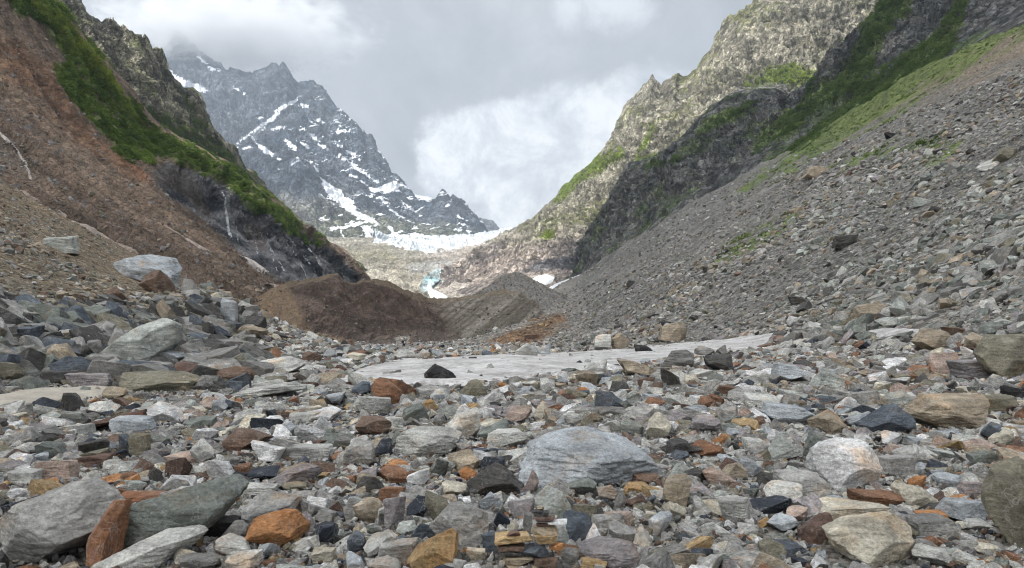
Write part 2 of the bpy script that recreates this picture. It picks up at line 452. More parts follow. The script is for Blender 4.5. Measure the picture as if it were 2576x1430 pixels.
hh = nt.math('ADD', nt.math('MULTIPLY', d2, -.16), nt.math('ADD', nt.math('MULTIPLY', d1, -.02), nt.math('MULTIPLY', nt.noise(pos, 3.0, 8, .75), .12)))
principled(nt, out, c, .95, bump(nt, hh, 1.0, .8), .15)
M_GRAVEL = mg
ground = mesh_from('ground', GP.reshape(-1, 3), grid_faces(Rg, Cg), mg, attrs={'col': gc.reshape(-1, 3)})
tag(ground, kind='structure')
# near snow strip and ledge
jit = 5*fbm(GP[..., 0]/1.3, GP[..., 1]/1.3, 0*gpx, 4)
front = GP[..., 1] < 60
sdn = np.where(front, np.maximum(poly_sd(gpx, gpy, SNOWPOLY), poly_sd(gpx, gpy, SNOW2))+jit, -99)
snowz = GP.copy(); snowz[..., 2] = blur(GP[..., 2], 5)+.05*fbm(GP[..., 0]/1.5, GP[..., 1]/3, 0*gpx, 5, .6)
overlay('snow_field', snowz, GN_, sdn, .16, M_SNOW_NEAR)
M_LEDGE = mat_snow('gritty_snow', 3.0, .05, (.56, .51, .43), (.27, .24, .20), .9, .40)
sdl = np.where(front, poly_sd(gpx, gpy, LEDGE)+jit, -99)
overlay('snow_ledge', snowz, GN_, sdl, .13, M_LEDGE)

def ray_ground(px, py, dmax=440.0):
    u = (px-CX)/F; v = (HY-py)/F
    D = np.exp(np.linspace(math.log(3.0), math.log(dmax), 1200))
    f = (CZ+v*D)-g(u*D, D); i = np.argmax(f < 0)
    if f[i] >= 0: return dmax
    return float(D[i])

# ================================================================== MOUNTAINS
def surface(name, rows, R, C, disp, colf, mat, snowf=None, jag=None):
    P, q = loft(rows, R, C)
    if jag:
        qs, amp, wl, wd = jag; r_ = P[np.argmin(np.abs(q-qs))]; s_ = np.concatenate([[0], np.cumsum(np.hypot(np.diff(r_[:, 0]), np.diff(r_[:, 2])))])/wl
        j_ = np.clip(ridged(s_, 0*s_+3, 0*s_, 5, .6), -.3, 1)+.5*np.clip(ridged(s_*.37, 0*s_+8, 0*s_, 2), -.2, 1)
        P[..., 2] += amp*j_[None, :]*np.exp(-((q-qs)/wd)**2)[:, None]*(1+.6*vn(P[..., 0]/wl, P[..., 1]/wl, P[..., 2]/wl))
    N = facing(normals(P), P); N = blur(N, 4)
    N /= np.linalg.norm(N, axis=-1, keepdims=True)+1e-9
    d = disp(P, q[:, None]+0*P[..., 0])
    P = P+N*d[..., None]
    px, py = proj(P)
    N2 = facing(normals(P), P)
    col = colf(P, N2, px, py, d)
    at = {'col': col.reshape(-1, 3)}
    if snowf is not None: at['snow'] = snowf(P, N2, px, py, d).ravel()
    fc = grid_faces(R, C)
    o = mesh_from(name, P.reshape(-1, 3), fc, mat, attrs=at)
    tag(o, kind='structure')
    return dict(P=P, N=N2, px=px, py=py, o=o, q=q)

# ---- far massif ---------------------------------------------------
sil3 = [(120, 40, 5200), (250, 90, 5000), (300, 105, 4900), (360, 112, 4800), (385, 118, 4750), (402, 128, 4700), (425, 122, 4650), (436, 98, 4600), (448, 88, 4600), (460, 98, 4600), (472, 104, 4600), (498, 128, 4550),
        (520, 148, 4500), (548, 160, 4500), (570, 178, 4450), (600, 186, 4450), (636, 195, 4400), (642, 183, 4400), (668, 180, 4350), (684, 165, 4300), (694, 163, 4300), (702, 172, 4300), (712, 160, 4300), (722, 175, 4300), (738, 208, 4250),
        (752, 219, 4200), (775, 214, 4200), (800, 221, 4150), (816, 240, 4100), (832, 262, 4050), (858, 290, 4000), (885, 306, 3950), (902, 328, 3900), (915, 348, 3850), (933, 352, 3800), (938, 366, 3800), (958, 408, 3750), (975, 436, 3700), (1000, 452, 3650),
        (1022, 480, 3600), (1045, 505, 3550), (1070, 517, 3500), (1098, 516, 3450), (1108, 503, 3420), (1113, 489, 3400), (1120, 488, 3400), (1126, 500, 3400), (1133, 505, 3400), (1140, 496, 3400), (1150, 506, 3380), (1170, 526, 3350), (1192, 548, 3300),
        (1212, 570, 3250), (1228, 598, 3200), (1245, 625, 3200)]
back3 = [(p[0]+40, min(p[1]+120, 640), p[2]*1.15) for p in sil3]
rows3 = [
    [(300, 900, 2300), (560, 800, 2250), (760, 720, 2200), (900, 660, 2250), (1000, 650, 2400), (1120, 650, 2500), (1245, 650, 2700)],
    [(250, 700, 2700), (560, 600, 2650), (700, 560, 2500), (800, 575, 2450), (880, 596, 2500), (960, 598, 2600), (1040, 594, 2700), (1130, 600, 2750), (1245, 612, 2850)],
    [(200, 430, 3300), (470, 400, 3250), (570, 385, 2950), (640, 380, 2900), (760, 440, 2800), (850, 500, 2800), (960, 540, 2850), (1040, 570, 2950), (1130, 575, 2950), (1245, 610, 3000)],
    [(150, 250, 4100), (450, 250, 4000), (600, 290, 3750), (740, 300, 3500), (850, 370, 3400), (940, 440, 3250), (1040, 540, 3200), (1120, 530, 3200), (1245, 612, 3100)],
    sil3, back3]
def disp3(P, q):
    x, y, z = P[..., 0], P[..., 1], P[..., 2]
    a = ridged(x/700+3, y/900, z/1500, 6, .55)
    b = ridged((x+z*.7)/240, y/300, (z-x*.5)/520+5, 5, .6)
    c_ = fbm(x/60, y/60, z/80, 5, .6)
    edge = 1-.75*sm(np.abs(q-.8), .16, 0)
    r4 = ridged((x+z*.4)/75, y/90, (z-x*.4)/120+5, 4, .62)
    sc = np.clip(z/1000, .18, 1)
    return ((a*110+b*80-75)*edge*(.35+.65*edge)+(r4*34+c_*22)*(.35+.65*edge))*sc
def col3(P, N, px, py, d):
    x, y, z = P[..., 0], P[..., 1], P[..., 2]
    n = fbm(x/130, y/130, z/130, 6, .6); st = fbm((x+z)/500, y/300, (z-x*.6)/45, 5, .6)
    c = lerp((.055, .075, .105), (.165, .185, .215), np.clip(.5+n*1.1+st*.7, 0, 1))
    low = sm(py-(.25*px+300)+n*70, -40, 60)
    c = lerp(c, lerp((.20, .19, .165), (.34, .32, .27), np.clip(.5+n*1.2+st, 0, 1)), low*.8)
    gr = sm(z*-1+420+n*160, 0, 120)*sm(N[..., 2]+n*.4, .3, .6)
    return lerp(c, (.15, .17, .085), gr*.6)
SN3 = [[(398, 160, 5), (430, 190, 10), (470, 210, 12), (512, 225, 10)], [(405, 185, 6), (440, 205, 8)], [(370, 122, 3), (410, 128, 4)], [(500, 145, 4), (540, 178, 6), (552, 178, 3)],
       [(588, 218, 3), (615, 238, 4), (640, 246, 3)], [(745, 252, 5), (700, 282, 9), (680, 302, 8), (640, 330, 5), (600, 358, 4), (566, 380, 4)], [(750, 262, 4), (775, 270, 5)], [(690, 290, 3), (640, 300, 2)],
       [(632, 346, 3), (650, 365, 6), (680, 388, 6), (705, 402, 4)], [(612, 375, 5), (630, 372, 6)], [(590, 372, 4), (610, 362, 2)], [(655, 330, 2), (700, 322, 4), (740, 326, 3)], [(718, 355, 5), (738, 372, 9), (745, 382, 2)], [(745, 350, 3), (775, 372, 4)],
       [(755, 318, 3), (790, 345, 7), (830, 385, 5), (850, 398, 3)], [(795, 300, 5), (812, 308, 6)], [(830, 352, 4), (870, 378, 6), (905, 402, 4)], [(855, 392, 5), (900, 425, 7), (955, 465, 5)], [(860, 305, 3), (848, 335, 3)],
       [(815, 462, 9), (850, 492, 17), (900, 540, 12), (950, 562, 7)], [(820, 478, 6), (860, 500, 8)], [(905, 452, 3), (940, 480, 8), (985, 470, 16), (1010, 465, 7)], [(870, 430, 4), (930, 470, 4)], [(960, 500, 5), (985, 530, 6), (1045, 566, 4)],
       [(925, 590, 6), (915, 575, 8), (960, 602, 14), (1010, 606, 10)], [(975, 565, 6), (995, 592, 9), (1010, 602, 6)], [(858, 585, 6), (870, 608, 8), (900, 606, 10)], [(1010, 505, 3), (1040, 530, 4), (1060, 545, 3)],
       [(1123, 520, 4), (1135, 505, 4)], [(1175, 575, 3), (1182, 590, 5), (1190, 602, 6)], [(1060, 480, 2), (1020, 470, 3)], [(1145, 540, 2), (1165, 552, 3)], [(700, 425, 3), (712, 440, 3)], [(770, 400, 3), (800, 430, 4)], [(745, 395, 3), (770, 420, 2)], [(1110, 595, 4), (1140, 600, 3)]]
def snow3(P, N, px, py, d):
    x, y, z = P[..., 0], P[..., 1], P[..., 2]
    f = np.full(px.shape, 1e9, np.float32)
    for pl in SN3: f = np.minimum(f, seg_dist(px, py, pl))
    nf = fbm((x+z*.6)/45, y/45, (z-x*.6)/20, 5, .65); s = sm(-f*1.1-3.3+nf*15, -6, 6)
    n = fbm((x+z*.6)/150, y/150, (z-x*.6)/35, 6, .62)
    s2 = sm(n+N[..., 2]*.35+sm(z, 350, 1100)*.02, .42, .6)*sm(py-180, 0, 80)*.8
    far = sm(px-(700), 0, 120)
    return np.maximum(s, s2*(.35+.6*far))
M_FAR = mat_rockface('far_rock', .016, 26, True, .6, blocks=.022)
S3 = surface('far_mountain', rows3, 560, 1150, disp3, col3, M_FAR, snow3, jag=(.8, 20, 55, .03))
# hidden ice cap behind the pinnacle, and the little far peak
cap = surface('ice_cap', [[(940, 560, 4300), (1040, 580, 4300), (1130, 580, 4400)], [(930, 470, 4400), (985, 470, 4400), (1030, 500, 4400), (1090, 512, 4400), (1130, 540, 4500)],
       [(960, 425, 4800), (990, 440, 4800), (1010, 462, 4800), (1050, 492, 4900), (1088, 500, 5000), (1130, 530, 5000)], [(980, 500, 5500), (1130, 560, 5500)]], 80, 160,
       lambda P, q: 22*fbm(P[..., 0]/90, P[..., 1]/90, P[..., 2]/40, 5, .6), lambda P, N, px, py, d: lerp((.70, .76, .80), (.82, .84, .86), np.clip(.5+fbm(P[..., 0]/60, P[..., 1]/60, P[..., 2]/30, 4), 0, 1)), mat_rockface('cap_ice', .02, 4, grain=.06))
FARP = surface('distant_peak', [[(1180, 680, 4900), (1280, 690, 4900), (1340, 690, 4900)], [(1170, 600, 5100), (1280, 600, 5100), (1340, 620, 5100)],
       [(1170, 560, 5300), (1205, 560, 5300), (1222, 556, 5300), (1240, 560, 5300), (1252, 576, 5300), (1262, 590, 5300), (1290, 612, 5300), (1340, 640, 5300)], [(1200, 640, 5700), (1340, 660, 5700)]], 120, 160,
       lambda P, q: 60*ridged(P[..., 0]/260, P[..., 1]/260, P[..., 2]/260, 5), lambda P, N, px, py, d: lerp((.14, .15, .165), (.22, .225, .235), np.clip(.5+fbm(P[..., 0]/90, P[..., 1]/90, P[..., 2]/90, 4), 0, 1)), M_FAR,
       lambda P, N, px, py, d: sm(py-583+10*fbm(P[..., 0]/60, P[..., 1]/60, P[..., 2]/60, 4), -4, 5))

# ---- valley floor beyond the moraine ----------------------------------
rowsV = [[(800, 850, 620), (950, 840, 600), (1100, 830, 590), (1250, 840, 600), (1450, 800, 620)],
         [(800, 745, 900), (900, 722, 860), (1000, 742, 800), (1090, 757, 780), (1180, 745, 800), (1300, 730, 850), (1450, 660, 950)],
         [(790, 700, 1150), (950, 690, 1080), (1040, 702, 1040), (1110, 712, 1020), (1170, 690, 1020), (1300, 650, 1100), (1450, 560, 1200)],
         [(780, 640, 1700), (870, 640, 1600), (950, 655, 1450), (1070, 668, 1350), (1150, 655, 1300), (1250, 625, 1350), (1450, 520, 1500)],
         [(760, 602, 2350), (870, 608, 2200), (950, 616, 2000), (1050, 634, 1850), (1130, 634, 1750), (1200, 616, 1800), (1300, 590, 1900), (1450, 520, 1900)],
         [(740, 590, 2900), (900, 600, 2900), (1000, 598, 2900), (1100, 600, 2950), (1260, 600, 3000), (1450, 590, 3000)]]
def dispV(P, q):
    x, y, z = P[..., 0], P[..., 1], P[..., 2]
    return 11*fbm(x/90, y/160, z/60, 6, .6)+9*ridged(x/25, y/60, z/20, 5, .6)
def colV(P, N, px, py, d):
    x, y, z = P[..., 0], P[..., 1], P[..., 2]
    n = fbm(x/60, y/140, z/30, 6, .62); st = fbm(x/110+z/20, y/300, z/9, 4, .6)
    c = lerp((.32, .295, .24), (.56, .52, .44), np.clip(.5+n*1.5+st, 0, 1))
    c = lerp(c, (.22, .20, .165), sm(-seg_dist(px, py, [(1060, 660, 10), (1110, 655, 14), (1160, 648, 8)])+n*10, -6, 8))
    pk = sm(px-1085-(py-700)*.2+n*60, -30, 50)
    c = lerp(c, lerp((.36, .32, .285), (.60, .55, .50), np.clip(.5+n*1.6, 0, 1)), pk)
    c = lerp(c, (.36, .25, .17), sm(-seg_dist(px, py, [(1200, 655, 3), (1240, 632, 9), (1290, 615, 8)])+n*12, -6, 8)*.8)
    gn = sm(-seg_dist(px, py, [(880, 640, 12), (960, 640, 16), (1000, 655, 6)])+n*14, -10, 8)
    c = lerp(c, (.33, .31, .20), gn*.5)
    ice = -seg_dist(px, py, [(1138, 680, 9), (1106, 694, 20), (1080, 708, 17), (1068, 726, 10)])+n*5
    c = lerp(c, lerp((.33, .58, .64), (.70, .82, .84), np.clip(.5+st*1.5, 0, 1)), sm(ice, -3, 4))
    frame = -seg_dist(px, py, [(1040, 676, 14), (1120, 664, 13), (1165, 676, 12)])+n*8
    c = lerp(c, (.48, .48, .47), sm(frame, -5, 6)*.8*(1-sm(ice, -3, 4)))
    dk = -seg_dist(px, py, [(1140, 690, 1), (1110, 706, 2.5), (1090, 722, 3)])
    c = lerp(c, (.06, .07, .075), sm(dk, -2, 1))
    return c
SV = surface('valley_floor', rowsV, 420, 640, dispV, colV, mat_rockface('valley_rubble', .08, 4, False, .6, blocks=.10, crk=.7))
sdst = -seg_dist(SV['px'], SV['py'], [(1080, 718, 5), (1084, 735, 9), (1100, 748, 15), (1122, 766, 18)])
overlay('snow_tongue', SV['P'], SV['N'], sdst+2*fbm(SV['P'][..., 0]/8, SV['P'][..., 1]/8, 0*sdst, 3), 3, M_SNOW_FAR)
# glacier icefall
rowsG = [[(930, 650, 1780), (1010, 648, 1780), (1060, 652, 1700), (1130, 656, 1650), (1190, 640, 1680), (1270, 622, 1750), (1300, 618, 1800)],
         [(940, 606, 2000), (1010, 634, 1880), (1060, 640, 1830), (1130, 641, 1760), (1190, 630, 1780), (1270, 607, 1850), (1300, 600, 1850)],
         [(940, 598, 2250), (985, 612, 2150), (1060, 615, 2100), (1130, 618, 2050), (1200, 608, 2050), (1270, 598, 2050), (1300, 594, 2050)],
         [(930, 592, 2600), (985, 598, 2500), (1040, 596, 2450), (1110, 603, 2450), (1180, 600, 2450), (1235, 592, 2450), (1300, 590, 2450)],
         [(930, 610, 2900), (1110, 610, 2900), (1300, 610, 2900)]]
def dispG(P, q):
    x, y, z = P[..., 0], P[..., 1], P[..., 2]
    e = 1-.7*sm(np.abs(q-.75), .2, 0)
    return (26*ridged(x/70, y/110, z/40, 5, .62)+8*ridged(x/24, y/60, z/14+4, 4, .6))*e*sm(q, .1, .3)
def colG(P, N, px, py, d):
    n = fbm(P[..., 0]/30, P[..., 1]/60, P[..., 2]/14, 5, .6)
    c = lerp((.38, .42, .46), (.74, .77, .80), np.clip(.5+n*1.6, 0, 1))
    c = lerp(c, (.40, .40, .42), sm(n, .12, .4)*.6*sm(px, 1010, 1060))
    return c
SG = surface('glacier', rowsG, 220, 520, dispG, colG, mat_rockface('ice', .06, 4, False, .25))

# ---- right far wall in sunlight ----------------------------------------
silF = [(1180, 640, 2300), (1225, 618, 2200), (1262, 600, 2100), (1300, 582, 2000), (1340, 556, 1850), (1385, 520, 1700), (1412, 494, 1620), (1430, 470, 1560), (1455, 446, 1500), (1480, 425, 1450), (1506, 402, 1400), (1530, 375, 1350), (1546, 350, 1320),
        (1556, 326, 1300), (1566, 300, 1290), (1576, 268, 1280), (1586, 255, 1270), (1606, 238, 1250), (1618, 232, 1240), (1640, 216, 1220), (1652, 224, 1215), (1662, 232, 1210), (1684, 206, 1200), (1695, 196, 1195), (1704, 192, 1190), (1712, 202, 1190), (1728, 202, 1180), (1752, 186, 1165), (1764, 168, 1155), (1772, 150, 1150), (1790, 124, 1140),
        (1802, 106, 1130), (1814, 104, 1125), (1820, 84, 1120), (1832, 62, 1110), (1850, 48, 1100), (1878, 26, 1090), (1900, 10, 1080), (1930, -4, 1070), (1965, -10, 1060), (1990, -2, 1050), (2020, -30, 1040), (2100, -80, 1030), (2250, -150, 1020), (2450, -260, 1000), (2900, -460, 960)]
rowsF = [[(1090, 800, 640), (1200, 790, 640), (1350, 770, 650), (1500, 730, 700), (1700, 600, 800), (2000, 420, 850), (2450, 200, 850), (2900, 0, 850)],
         [(1110, 735, 900), (1190, 715, 880), (1260, 690, 850), (1350, 690, 800), (1480, 665, 800), (1600, 560, 850), (1750, 420, 880), (2000, 270, 900), (2450, 100, 880), (2900, -100, 880)],
         [(1150, 680, 1350), (1250, 645, 1250), (1350, 610, 1100), (1480, 530, 1000), (1600, 430, 960), (1750, 330, 950), (2000, 180, 940), (2450, -40, 920), (2900, -260, 900)],
         silF, [(p[0]+60, p[1]+90, p[2]*1.2) for p in silF]]
def dispF(P, q):
    x, y, z = P[..., 0], P[..., 1], P[..., 2]
    e = 1-.72*sm(np.abs(q-.75), .2, 0)
    a = ridged((x-y*.3)/150, (y+x*.2)/190, z/330, 6, .58); b = ridged(x/42+2, y/52, z/64, 5, .62); c_ = fbm(x/13, y/13, z/13, 4, .6)
    bc = fbm(x/75+5, y/60, (z+.35*x)/26, 5, .6)
    lo = sm(z, 60, 190)
    r4 = ridged(x/15+4, y/18, z/22, 4, .62)
    return ((a*32+b*19*(.5+.5*lo))-19*np.clip(z/250, .3, 1)+c_*7+bc*12+r4*6)*e*(.25+.75*sm(q, .1, .4))
GRF = [[(2060, 215, 26), (2000, 190, 26), (1940, 195, 22), (1880, 215, 12)], [(1560, 390, 14), (1500, 415, 16), (1450, 452, 12), (1400, 505, 6)], [(1370, 592, 7), (1390, 592, 6)], [(1990, 255, 18), (2030, 240, 14)], [(1640, 330, 8), (1600, 400, 9), (1690, 390, 6)]]
def colF(P, N, px, py, d):
    x, y, z = P[..., 0], P[..., 1], P[..., 2]
    n = fbm(x/42, y/42, z/42, 6, .62); st = fbm((x+y)/90, y/90, (z+.3*x)/14, 5, .6)
    c = lerp((.21, .20, .16), (.49, .465, .38), np.clip(.52+n*1.2+st*.9, 0, 1))
    c = lerp(c, (.20, .215, .085), sm(fbm(x/60+7, y/60, z/60, 5, .6)+N[..., 2]*.5, .28, .5)*.75)
    pk = sm(py-(560+n*60), 0, 90)
    c = lerp(c, lerp((.26, .235, .225), (.55, .475, .42), np.clip(.5+n*1.3+st, 0, 1)), pk)
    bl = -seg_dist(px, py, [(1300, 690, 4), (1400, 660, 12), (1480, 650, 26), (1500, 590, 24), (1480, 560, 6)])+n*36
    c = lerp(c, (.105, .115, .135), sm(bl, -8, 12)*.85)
    v = veg_field(px, py, GRF)+n*26
    c = lerp(c, lerp((.13, .18, .035), (.24, .30, .07), np.clip(.5+n*1.5, 0, 1)), sm(v, -3, 7)*.9)
    return c
M_CLIFF = mat_rockface('cliff_rock', .09, 4.5, True, .65, blocks=.11)
def snowF(P, N, px, py, d):
    return sm(-seg_dist(px, py, [(2075, 165, 2), (2082, 180, 4), (2090, 190, 6)]), -2, 2)
SF = surface('right_mountain', rowsF, 520, 1000, dispF, colF, M_CLIFF, snowF, jag=(.75, 12, 24, .03))

# ---- right near buttress in cloud shade -------------------------------------
def gz(px, D): return float(g0(np.array((px-CX)/F*D), np.array(float(D))))
def below(px, D, dz=6.0): return (px, HY-(gz(px, D)-dz-CZ)/D*F, D)
silB = [(1462, 690, 900), (1478, 655, 890), (1492, 632, 870), (1499, 600, 850), (1510, 560, 820), (1530, 520, 800), (1552, 490, 780), (1570, 455, 770), (1593, 421, 750), (1640, 405, 730), (1690, 388, 710), (1715, 372, 700), (1740, 345, 690), (1768, 318, 680), (1790, 278, 670), (1820, 262, 660), (1860, 245, 650), (1905, 234, 640), (1950, 240, 630), (1985, 262, 620),
        (2030, 240, 600), (2075, 205, 590), (2100, 180, 585), (2135, 150, 580), (2165, 105, 575), (2205, 75, 570), (2228, 30, 565), (2245, -5, 560), (2300, -60, 550), (2500, -160, 540), (2900, -340, 500)]
rowsB = [[below(1440, 400, 6), below(1500, 390, 6), below(1650, 380, 6), below(1850, 370, 6), below(2100, 350, 6), below(2560, 300, 6), below(2900, 290, 6)],
         [below(1440, 560, -3), below(1500, 540, -3), below(1650, 500, -3), below(1850, 470, -3), below(2100, 440, -3), below(2300, 400, -3), below(2560, 370, -3), below(2900, 350, -3)],
         [(1450, 700, 850), (1520, 610, 780), (1600, 530, 700), (1750, 440, 600), (1900, 340, 550), (2050, 285, 520), (2200, 150, 490), (2530, -60, 450), (2900, -270, 430)],
         silB, [(p[0]+70, p[1]+60, p[2]*1.2) for p in silB]]
def dispB(P, q):
    x, y, z = P[..., 0], P[..., 1], P[..., 2]
    e = 1-.7*sm(np.abs(q-.75), .2, 0)
    a = ridged((x-y*.25)/80, y/110, z/200, 6, .58); b = ridged(x/24+2, y/30, z/42, 5, .62); c_ = fbm(x/7, y/7, z/7, 4, .6)
    return (a*19+b*12+c_*4+ridged(x/9+4, y/11, z/14, 4, .62)*4)*e*sm(q, .22, .45)
GRB = [[(2260, -20, 46), (2190, 90, 26), (2130, 190, 28), (2060, 260, 26), (1990, 310, 26), (1900, 380, 16)], [(1760, 330, 8), (1830, 300, 12), (1900, 250, 14)], [(2440, -20, 20), (2350, 120, 34), (2200, 250, 34), (2050, 350, 30), (1950, 430, 18)], [(1640, 420, 8), (1700, 400, 10)]]
def colB(P, N, px, py, d):
    x, y, z = P[..., 0], P[..., 1], P[..., 2]
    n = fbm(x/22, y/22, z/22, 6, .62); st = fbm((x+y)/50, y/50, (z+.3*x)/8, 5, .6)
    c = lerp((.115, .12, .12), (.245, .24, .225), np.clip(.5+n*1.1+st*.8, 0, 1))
    v = veg_field(px, py, GRB)+n*60
    gcol = lerp((.08, .13, .035), (.17, .23, .07), np.clip(.5+n*1.6, 0, 1))
    c = lerp(c, gcol, sm(v, -6, 12)*.9)
    c = lerp(c, gcol, sm(fbm(x/30+7, y/30, z/30, 5, .6)+N[..., 2]*.3, .25, .45)*.7)
    c = lerp(c, (.34, .255, .18), sm(-seg_dist(px, py, [(1898, 430, 2), (1885, 465, 8), (1840, 500, 9), (1800, 530, 5)]), -3, 3))
    rk = -seg_dist(px, py, [(2320, 20, 26), (2440, 0, 26), (2300, 90, 20)])+n*20
    return lerp(c, (.15, .155, .155), sm(rk, -6, 8))
SB = surface('right_buttress', rowsB, 480, 900, dispB, colB, mat_rockface('buttress_rock', .14, 2.8, False, .6, blocks=.16))

# ---- left rock ridge (behind) -------------------------------------------------
silC2 = [(60, -90, 560), (130, -60, 560), (170, -22, 560), (192, 2, 560), (210, 28, 562), (224, 46, 565), (245, 58, 570), (268, 72, 572), (284, 92, 576), (300, 104, 580), (330, 108, 585), (352, 112, 590), (366, 130, 595), (382, 142, 600), (398, 150, 605), (410, 168, 610), (422, 192, 615), (436, 216, 622),
         (446, 236, 630), (455, 250, 632), (463, 250, 636), (472, 243, 640), (484, 246, 645), (494, 264, 650), (506, 296, 655), (516, 330, 665), (532, 352, 680), (546, 366, 690), (566, 390, 710), (585, 408, 730), (616, 446, 770), (660, 495, 830), (710, 545, 880), (780, 600, 950), (860, 650, 1050), (905, 680, 1100)]
rowsC2 = [[(0, 300, 420), (150, 300, 440), (300, 380, 470), (450, 480, 500), (600, 580, 560), (750, 680, 700), (905, 740, 900)],
          [(30, 80, 470), (150, 100, 480), (250, 180, 500), (350, 290, 520), (450, 370, 560), (600, 480, 640), (750, 610, 800), (905, 710, 980)],
          [(50, -20, 520), (160, 40, 525), (250, 110, 540), (340, 190, 555), (430, 280, 590), (500, 350, 630), (610, 460, 730), (750, 590, 880), (905, 700, 1040)],
          silC2, [(p[0]-40, p[1]+90, p[2]*1.25) for p in silC2]]
def dispC2(P, q):
    x, y, z = P[..., 0], P[..., 1], P[..., 2]
    e = 1-.6*sm(np.abs(q-.75), .2, 0)
    return (ridged(x/60, y/80, z/110, 6, .6)*13+ridged(x/18, y/22, z/24, 5, .62)*6.5+fbm(x/5, y/5, z/5, 4, .6)*2.6)*e
def colC2(P, N, px, py, d):
    x, y, z = P[..., 0], P[..., 1], P[..., 2]
    n = fbm(x/18, y/18, z/18, 6, .62); st = fbm((x+y)/40, y/50, (z-.5*x)/8, 5, .6)
    c = lerp((.19, .18, .14), (.48, .445, .33), np.clip(.5+n*1.1+st*.9, 0, 1))
    near = seg_dist(px, py, [(128, 0, 10), (272, 180, 16), (354, 282, 22), (441, 344, 26), (520, 375, 24), (616, 452, 22), (740, 560, 14), (900, 690, 8)])
    c = lerp(c, lerp((.14, .17, .05), (.27, .29, .10), np.clip(.5+n*1.5, 0, 1)), sm(-near+n*60, -14, 12)*.85)
    c = lerp(c, (.17, .19, .07), sm(n+N[..., 2]*.5, .35, .55)*.8)
    return c
SC2 = surface('left_ridge', rowsC2, 360, 760, dispC2, colC2, M_CLIFF, lambda P, N, px, py, d: sm(-seg_dist(px, py, [(350, 278, 2), (380, 300, 7), (405, 322, 7), (438, 344, 3)]), -2, 2), jag=(.75, 11, 16, .05))
sdp = -seg_dist(SC2['px'], SC2['py'], [(346, 272, 2), (372, 296, 8), (402, 322, 9), (440, 346, 4)])

# ---- left slope: eroded moraine, dark wet cliff, green crest ---------------------
crest = [(-320, -420, 230), (-100, -230, 260), (40, -70, 290), (90, -30, 296), (128, 2, 300), (150, 38, 303), (169, 66, 306), (200, 92, 312), (226, 118, 318), (250, 150, 324), (272, 180, 330), (296, 206, 336), (318, 226, 342), (340, 262, 348), (356, 284, 352), (395, 316, 364), (441, 344, 378), (470, 356, 386), (495, 370, 394),
         (530, 392, 405), (565, 411, 416), (592, 432, 428), (616, 452, 436), (650, 480, 450), (688, 508, 465), (712, 530, 476), (734, 545, 488), (770, 580, 510), (800, 600, 530), (830, 618, 552), (869, 640, 580), (892, 666, 605), (908, 700, 630), (918, 740, 650)]
rowsC1 = [[below(-320, 100, 4), below(-100, 115, 4), below(0, 122, 4), below(200, 132, 4), below(400, 140, 4), below(560, 150, 4), below(700, 165, 5), (800, 790, 240), (918, 800, 420)],
          [(-320, 420, 150), (-100, 430, 160), (0, 440, 165), (120, 500, 170), (250, 560, 178), (380, 600, 190), (500, 640, 205), (600, 680, 225), (700, 715, 270), (800, 722, 380), (918, 745, 560)],
          [(-320, 100, 195), (-100, 200, 205), (0, 260, 215), (120, 330, 225), (250, 400, 238), (380, 470, 255), (470, 560, 275), (560, 610, 300), (640, 650, 345), (720, 690, 400), (800, 712, 470), (918, 742, 600)],
          [(-320, -150, 220), (-100, -40, 235), (0, 50, 248), (100, 130, 262), (200, 240, 275), (290, 340, 290), (370, 400, 305), (470, 440, 330), (560, 490, 355), (640, 540, 385), (720, 600, 420), (800, 655, 480), (918, 740, 620)],
          crest, [(p[0]-30, p[1]+110, p[2]*1.25) for p in crest]]
CLIFFP = [(385, 430), (420, 408), (520, 440), (600, 480), (690, 540), (760, 590), (830, 625), (905, 690), (915, 745), (800, 735), (700, 705), (640, 672), (590, 625), (540, 580), (480, 530), (430, 500), (395, 470)]
def dispC1(P, q):
    x, y, z = P[..., 0], P[..., 1], P[..., 2]; px, py = proj(P)
    cl = sm(poly_sd(px, py, CLIFFP), -18, 22)
    e = 1-.7*sm(np.abs(q-.8), .17, 0)
    # erosion gullies run down the slope: stretch the noise along the fall line
    s = y+x*.25; gl = ridged(s/22, 0*s+1, (z+x*.6)/90, 5, .6)
    br = gl*7.5+ridged(s/7, 0*s+4, (z+x*.6)/40, 4, .6)*2.6+fbm(x/26, y/26, z/26, 5)*4+fbm(x/4, y/4, z/4, 4, .6)*1.0
    rk = ridged(x/40+1, y/55, z/60, 6, .6)*17+ridged((x+y)/11, y/14, z/20, 5, .62)*9.0+fbm(x/3, y/3, z/3, 3)*1.2
    return (br*(1-cl)+rk*cl)*e*sm(q, 0, .06)
def cliffm(px, py): return sm(poly_sd(px, py, CLIFFP), -5, 6)
GR1 = [[(20, -90, 60), (60, 0, 34), (120, 38, 34), (190, 122, 30), (240, 200, 32), (300, 280, 34), (350, 338, 28), (430, 375, 20), (500, 400, 22), (580, 448, 22), (640, 495, 20), (700, 540, 16), (760, 590, 10), (800, 612, 5)], [(170, 190, 28), (250, 290, 32), (330, 380, 22)], [(325, 388, 12), (370, 392, 16)]]
